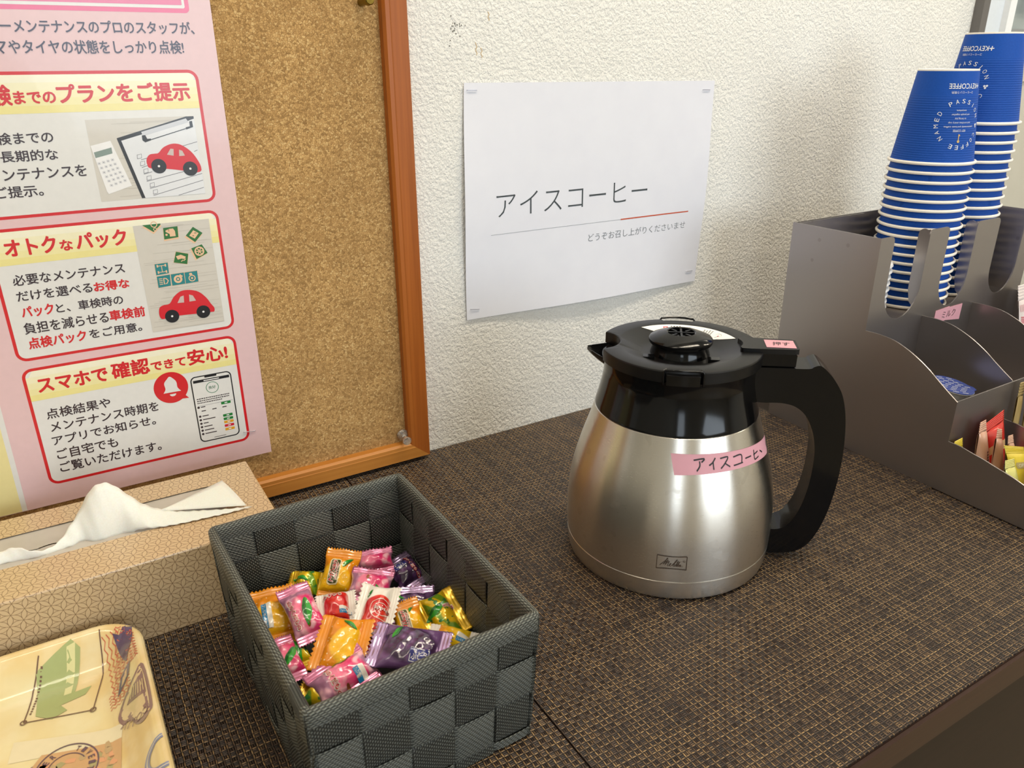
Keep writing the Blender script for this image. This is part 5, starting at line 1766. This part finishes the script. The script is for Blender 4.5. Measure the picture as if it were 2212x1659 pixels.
# ================================================================ paper cups
M_PRT = flat('#dfe3ea', 0.55)
M_GOLD = flat('#c9a24a', 0.4)
CH, CR0, CR1 = 0.0850, 0.0374, 0.0262
def cup_r(z): return CR0 - (CR0 - CR1) * z / CH
def sleeve_mesh(mb):
    mb.lathe([(cup_r(0.002), 0.002)] + [(cup_r(z), z) for z in zr(0.004, 0.0835, 20)], M_CUP, 72, uv=True)
    mb.lathe([(cup_r(0.0835) - 0.0006, 0.0835), (cup_r(0.002) - 0.0006, 0.002)], M_CUPW, 48)
def cup_parts(root, printed=None):
    mb = MB()
    sleeve_mesh(mb)
    if printed is not None:
        # lettering is printed for an upright cup, so it reads upside down here
        def cp(x, y, e=1):                # x right, y up as seen on the inverted cup
            z = 0.0400 + y
            a = printed + x / cup_r(z)
            r = cup_r(z) + 0.0002 + e * 0.00008
            return (r * cos(a), r * sin(a), z)
        inv = lambda ox, oy: (lambda x, y: cp(ox - x, oy - y))
        put_text(mb, 'KEYCOFFEE', inv(-0.0005, 0.0305), M_PRT, -0.0150, 0.0130, -0.0023, 0.0023, 0.012)
        stroke(mb, [(0.0170, 0.0285), (0.0170, 0.0325)], 0.0009, cp, M_PRT)
        stroke(mb, [(0.0150, 0.0305), (0.0190, 0.0305)], 0.0009, cp, M_PRT)
        put_text(mb, 'コーヒーという情熱', inv(-0.0005, 0.0250), M_PRT, -0.0105, 0.0105, -0.0011, 0.0011)
        word = 'NAMED PASSION  COFFEE '
        n_ = len(word)
        for i, ch in enumerate(word):
            if ch == ' ':
                continue
            q = radians(218 - i * 360 / n_)
            cx, cy = 0.0212 * cos(q), -0.0030 + 0.0205 * sin(q)
            ca, sa = cos(q - pi / 2), sin(q - pi / 2)
            wd = 0.0003 if ch == 'I' else 0.0015
            put_text(mb, ch, lambda u, w, cx=cx, cy=cy, ca=ca, sa=sa: cp(cx + u * ca - w * sa, cy + u * sa + w * ca), M_PRT, -wd, wd, -0.0019, 0.0019)
        q = radians(218 - 13.5 * 360 / n_)
        for dx, dy in ((-0.0011, 0.0004), (0.0011, 0.0006), (0.0, -0.0013)):
            put_poly(mb, circ(0.0212 * cos(q) + dx, -0.0030 + 0.0205 * sin(q) + dy, 0.0010, n=10), cp, M_PRT)
        for k, s_ in enumerate(('KEY COFFEE', 'passionately pursues coffee', 'and enriches every cup', 'to bring joy', 'and people together', 'everywhere.')):
            w = (0.0062, 0.0145, 0.0110, 0.0056, 0.0090, 0.0050)[k]
            put_text(mb, s_, inv(0, -0.0085 + 0.0036 * k), M_PRT, -w, w, -0.0010, 0.0010)
        stroke(mb, [(0, -0.0170), (0, -0.0115)], 0.0008, cp, M_GOLD)
        put_poly(mb, circ(0, -0.0180, 0.0013, n=10), cp, M_GOLD)
        stroke(mb, [(0.0008, -0.0120), (0.0008, -0.0132)], 0.0010, cp, M_GOLD)
    mb.build('sleeve', root, 30, fix=False)
    MB().lathe([(CR0 + 0.0010 + 0.0014 * cos(q), 0.0016 + 0.0016 * sin(q)) for q in [2 * pi * k / 10 for k in range(10)]], M_CUPW, 72, closed=True).build('rim', root, 60)
    MB().lathe([(CR1 + 0.0002, 0.0830), (CR1 + 0.0001, 0.0848), (CR1 - 0.0006, 0.0850), (CR1 - 0.0010, 0.0846), (CR1 - 0.0014, 0.0790), (0, 0.0790)], M_CUPW, 64).build('base', root, 40)
ORD = ['topmost', 'second', 'third', 'fourth', 'fifth', 'sixth', 'seventh', 'eighth', 'ninth', 'tenth', 'eleventh', 'twelfth', 'thirteenth', 'fourteenth', 'fifteenth', 'sixteenth', 'seventeenth', 'eighteenth', 'nineteenth', 'twentieth']
proto = None
def stack(x, y, ztop, zbot, n, view, aim, words, grp):
    global proto
    for i in range(n):
        z = ztop - (ztop - zbot) * i / (n - 1)
        lab = (f'blue printed paper cup upside down on top of the {words}' if i == 0 else f'{ORD[i]} blue paper cup from the top of the {words}')
        dx = 0.00015 * sin(i * 2.3)
        if i == 0:
            t = thing('paper_cup', lab, 'paper cup', (x, y, z), group=grp)
            cup_parts(t, view + aim)
            continue
        if proto is None:
            proto = thing('paper_cup', lab, 'paper cup', (x + dx, y, z), (0, 0, i * 1.9), grp)
            cup_parts(proto)
            continue
        c_ = proto.copy()
        COL.objects.link(c_)
        c_.location = (x + dx, y - 0.00012 * cos(i * 1.7), z)
        c_.rotation_euler = (0.0012 * sin(i * 3.1), 0.0012 * cos(i * 2.1), i * 1.9)
        tag(c_, lab, 'paper cup', grp)
        for ch in proto.children:
            d_ = ch.copy()
            COL.objects.link(d_)
            d_.parent = c_
stack(0.6440, -0.1656, 0.2640, 0.1222, 17, radians(-145.4), radians(31), 'nearer left cup stack', 'cups of the left stack')
stack(0.7255, -0.1569, 0.2965, 0.1222, 20, radians(-147), radians(-39), 'taller right cup stack', 'cups of the right stack')
# white lids stacked in the first bay, seen through its slot
lidproto = None
for i in range(9):
    z = 0.1222 + 0.0060 * (8 - i)
    if lidproto is None:
        lidproto = MB().lathe([(0.0362, 0.0), (0.0372, 0.0012), (0.0365, 0.0030), (0.0345, 0.0042), (0.0335, 0.0068), (0.0320, 0.0072), (0.0310, 0.0066), (0.0300, 0.0048), (0, 0.0048)], flat('#e6e6e8', 0.3), 56).build('cup_lid', None, 30)
        o = lidproto
    else:
        o = lidproto.copy()
        COL.objects.link(o)
    o.location = (0.5610 + 0.0005 * sin(i * 2), -0.1555, z)
    tag(o, f'{ORD[i]} white plastic lid of the stack in the leftmost cup bay', 'cup lid', 'white lids in the first bay')

# ================================================================ creamers and packets
def creamer(label, loc, rot, full=True):
    t = thing('creamer_cup', label, 'creamer', loc, rot)
    MB().lathe([(0, 0.0), (0.0115, 0.0), (0.0125, 0.001), (0.0165, 0.0205), (0.0190, 0.0210), (0.0192, 0.0216), (0.0185, 0.0218)], flat('#c9cccd', 0.35), 48).build('cup', t, 40)
    lm = MB()
    po_ = circ(0, 0, 0.0190, n=40)
    po_ = [(x * (1.0 + (0.16 if abs(atan2(y, x)) < 0.22 else 0)), y) for x, y in po_]
    lm.prism(po_, 0.0219, 0.0223, flat('#2e4390', 0.35, coat=0.4))
    for k in range(9):
        y = -0.0155 + 0.0038 * k
        hw = sqrt(max(0.0, 0.0180 ** 2 - y * y))
        stroke(lm, [(-hw, y - 0.0017), (hw, y - 0.0017)], 0.0003, lambda x, y_: (x, y_, 0.02245), flat('#8fa0cf', 0.35))
        x = -hw + 0.002 + (0.004 if k % 2 else 0)
        while x + 0.006 < hw:
            for q in range(4):
                stroke(lm, [(x + q * 0.0014, y), (x + q * 0.0014 + 0.001, y + 0.0002)], 0.0009, lambda x_, y_: (x_, y_, 0.02245), flat('#dfe3ee', 0.35))
            x += 0.0092
    lm.build('foil_lid', t, fix=False)['label'] = 'blue printed foil lid'
    return t
creamer('coffee creamer portion with blue patterned foil lid in the organizer tray', (0.5640, -0.2722, 0.0580), (radians(4), radians(10), radians(-32)))

def packet(name, label, quad, m, thick=0.004, seal=None, stripes=True, deco=None, group='condiment packets in the organizer', cat='packet'):
    """pillow packet spanned by four corners TL TR BR BL, crimped along its top edge"""
    TL, TR, BR, BL = [Vector(q) for q in quad]
    n = ((TR - TL).cross(BL - TL)).normalized()
    if n.y > 0:
        n = -n
    base = (BL + BR) / 2
    t = thing(name, label, cat, base, group=group)
    def at(u, w, o):
        p = TL.lerp(TR, u).lerp(BL.lerp(BR, u), w)
        return p + n * o - base
    def pil(u, w):
        if w < 0.17:
            return 0.0002
        return thick * (max(0, 1 - abs(2 * u - 1) ** 2.5) ** 0.5) * (max(0.0, 1 - abs(2 * (w - .17) / .83 - 1) ** 2.6) ** 0.5) + 0.0003 + 0.0003 * sin(9 * u + 7 * w)
    mb = MB()
    NU, NW = 14, 22
    for sg in (1, -1):
        v = [at(i / NU, 0.17 + 0.83 * j / NW, sg * pil(i / NU, 0.1701 + 0.8299 * j / NW)) for i in range(NU + 1) for j in range(NW + 1)]
        mb.add(v, [(i * (NW + 1) + j, (i + 1) * (NW + 1) + j, (i + 1) * (NW + 1) + j + 1, i * (NW + 1) + j + 1) for i in range(NU) for j in range(NW)], m)
    if deco:
        deco(mb, lambda u, w, e=1: at(u, w, pil(u, w) + 0.0002 * e))
    mb.build('pouch', t, 50, fix=False)
    sb = MB()
    v = []
    for j in range(17):
        w = 0.172 * j / 16
        for i in range(13):
            v.append(at(i / 12, w, 0.0003 * sin(j / 16 * 2 * pi * 5)))
    sb.add(v, [(j * 13 + i, j * 13 + i + 1, (j + 1) * 13 + i + 1, (j + 1) * 13 + i) for j in range(16) for i in range(12)], seal or m)
    s_ = sb.build('crimped_seal', t, 60, fix=False).modifiers.new('thick', 'SOLIDIFY')
    s_.thickness = 0.00015
    return t
PKR, PKP, PKY, PKY2, PKB = flat('#c8271c', 0.22, coat=0.6), flat('#d3a58a', 0.35, 0.15, 0.3), flat('#d8bf3a', 0.3, coat=0.4), flat('#d9d27a', 0.25, 0.2, 0.5), flat('#b39a63', 0.35, 0.2, 0.3)
def d_red(mb, fn):
    put_poly(mb, [(0.0, .46), (.45, .40), (.95, .46), (.95, .62), (.45, .55), (0, .6)], fn, flat('#cfa674', 0.3, coat=.4), 0.2)
def d_open(mb, fn):
    put_poly(mb, rrect(.22, .80, .36, .50, .06, 4), fn, flat('#a99762', 0.4), 0.2)
    put_text(mb, 'OPEN', lambda u, w: fn(u, w, 2), flat('#d9d2b4', 0.4), .30, .72, .465, .395, 0.0)
def d_pink(mb, fn):
    put_poly(mb, circ(.3, .70, .16, .08, 14), fn, flat('#a8203a', 0.3, coat=.4), 0.2)
    for k in range(6):
        stroke(mb, [(.70, .50 + .045 * k), (.86, .505 + .045 * k)], 0.03, fn, flat('#5c3a34', .4))
FL = 0.0060
packet('sugar_packet', 'glossy red packet standing at the back of the front tray', [(0.5562, -0.3160, 0.0585), (0.5856, -0.3150, 0.0655), (0.5950, -0.3230, FL), (0.5640, -0.3230, FL)], PKR, 0.004, deco=d_red)
packet('sugar_packet', 'pale pink packet standing left of the red packet', [(0.5405, -0.3195, 0.0655), (0.5478, -0.3200, 0.0670), (0.5650, -0.3270, FL), (0.5380, -0.3260, FL)], PKP, 0.003, deco=d_pink)
packet('sugar_packet', 'pink packet standing in front of the red packet, pointed corner up', [(0.5520, -0.3290, 0.0610), (0.5580, -0.3300, 0.0590), (0.5720, -0.3350, FL), (0.5500, -0.3350, FL)], PKP, 0.003)
packet('sugar_packet', 'pink packet leaning to the right behind the yellow open packet', [(0.5560, -0.3370, 0.0560), (0.5660, -0.3360, 0.0545), (0.5880, -0.3400, FL), (0.5680, -0.3400, FL)], PKP, 0.002)
packet('sugar_packet', 'yellow packet printed OPEN at the front of the front tray', [(0.5348, -0.3450, 0.0560), (0.5725, -0.3440, 0.0440), (0.5940, -0.3520, FL), (0.5600, -0.3520, FL)], PKY, 0.003, deco=d_open)
packet('sugar_packet', 'silvery yellow packet leaning against the organizer side wall', [(0.5185, -0.3560, 0.0510), (0.5330, -0.3560, 0.0490), (0.5480, -0.3640, FL), (0.5230, -0.3640, FL)], PKY2, 0.003)
packet('sugar_packet', 'yellow packet corner in the back left of the front tray', [(0.5185, -0.3130, 0.0500), (0.5300, -0.3130, 0.0510), (0.5400, -0.3180, FL), (0.5190, -0.3180, FL)], PKY, 0.002)
packet('sugar_packet', 'yellow packet furthest right at the front of the front tray', [(0.5600, -0.3640, 0.0330), (0.5900, -0.3640, 0.0310), (0.5980, -0.3720, FL), (0.5660, -0.3720, FL)], PKY, 0.003)
packet('stick_packet', 'tan sugar stick packet beside the divider of the front tray', [(0.6050, -0.3140, 0.0870), (0.6140, -0.3140, 0.0868), (0.6180, -0.3180, FL), (0.6070, -0.3180, FL)], PKB, 0.002, cat='packet')
packet('stick_packet', 'tan sugar stick packet second from the divider', [(0.6115, -0.3190, 0.0870), (0.6200, -0.3190, 0.0866), (0.6280, -0.3230, FL), (0.6170, -0.3230, FL)], PKB, 0.002)
packet('stick_packet', 'tan sugar stick packet nearest the picture edge', [(0.6120, -0.3270, 0.0720), (0.6220, -0.3270, 0.0720), (0.6320, -0.3310, FL), (0.6200, -0.3310, FL)], PKB, 0.002)
def d_wht(mb, fn):
    for k in range(7):
        stroke(mb, [(.04 + .045 * k, .02 + .2), (.05 + .045 * k, .30)], 0.012, fn, flat('#d88a94', .4))
    for k in range(8):
        stroke(mb, [(.06, .36 + .02 * k), (.06 + .2 * (1 - k / 9), .37 + .02 * k)], 0.012, fn, flat('#c8505f', .4))
packet('stick_packet', 'white packet with pink print in the right bay of the organizer', [(0.7255, -0.2350, 0.1412), (0.7640, -0.2330, 0.1405), (0.7640, -0.2480, 0.0475), (0.7420, -0.2500, 0.0475)], flat('#e3d6d2', 0.4), 0.003, deco=d_wht, group='condiment packets in the organizer')
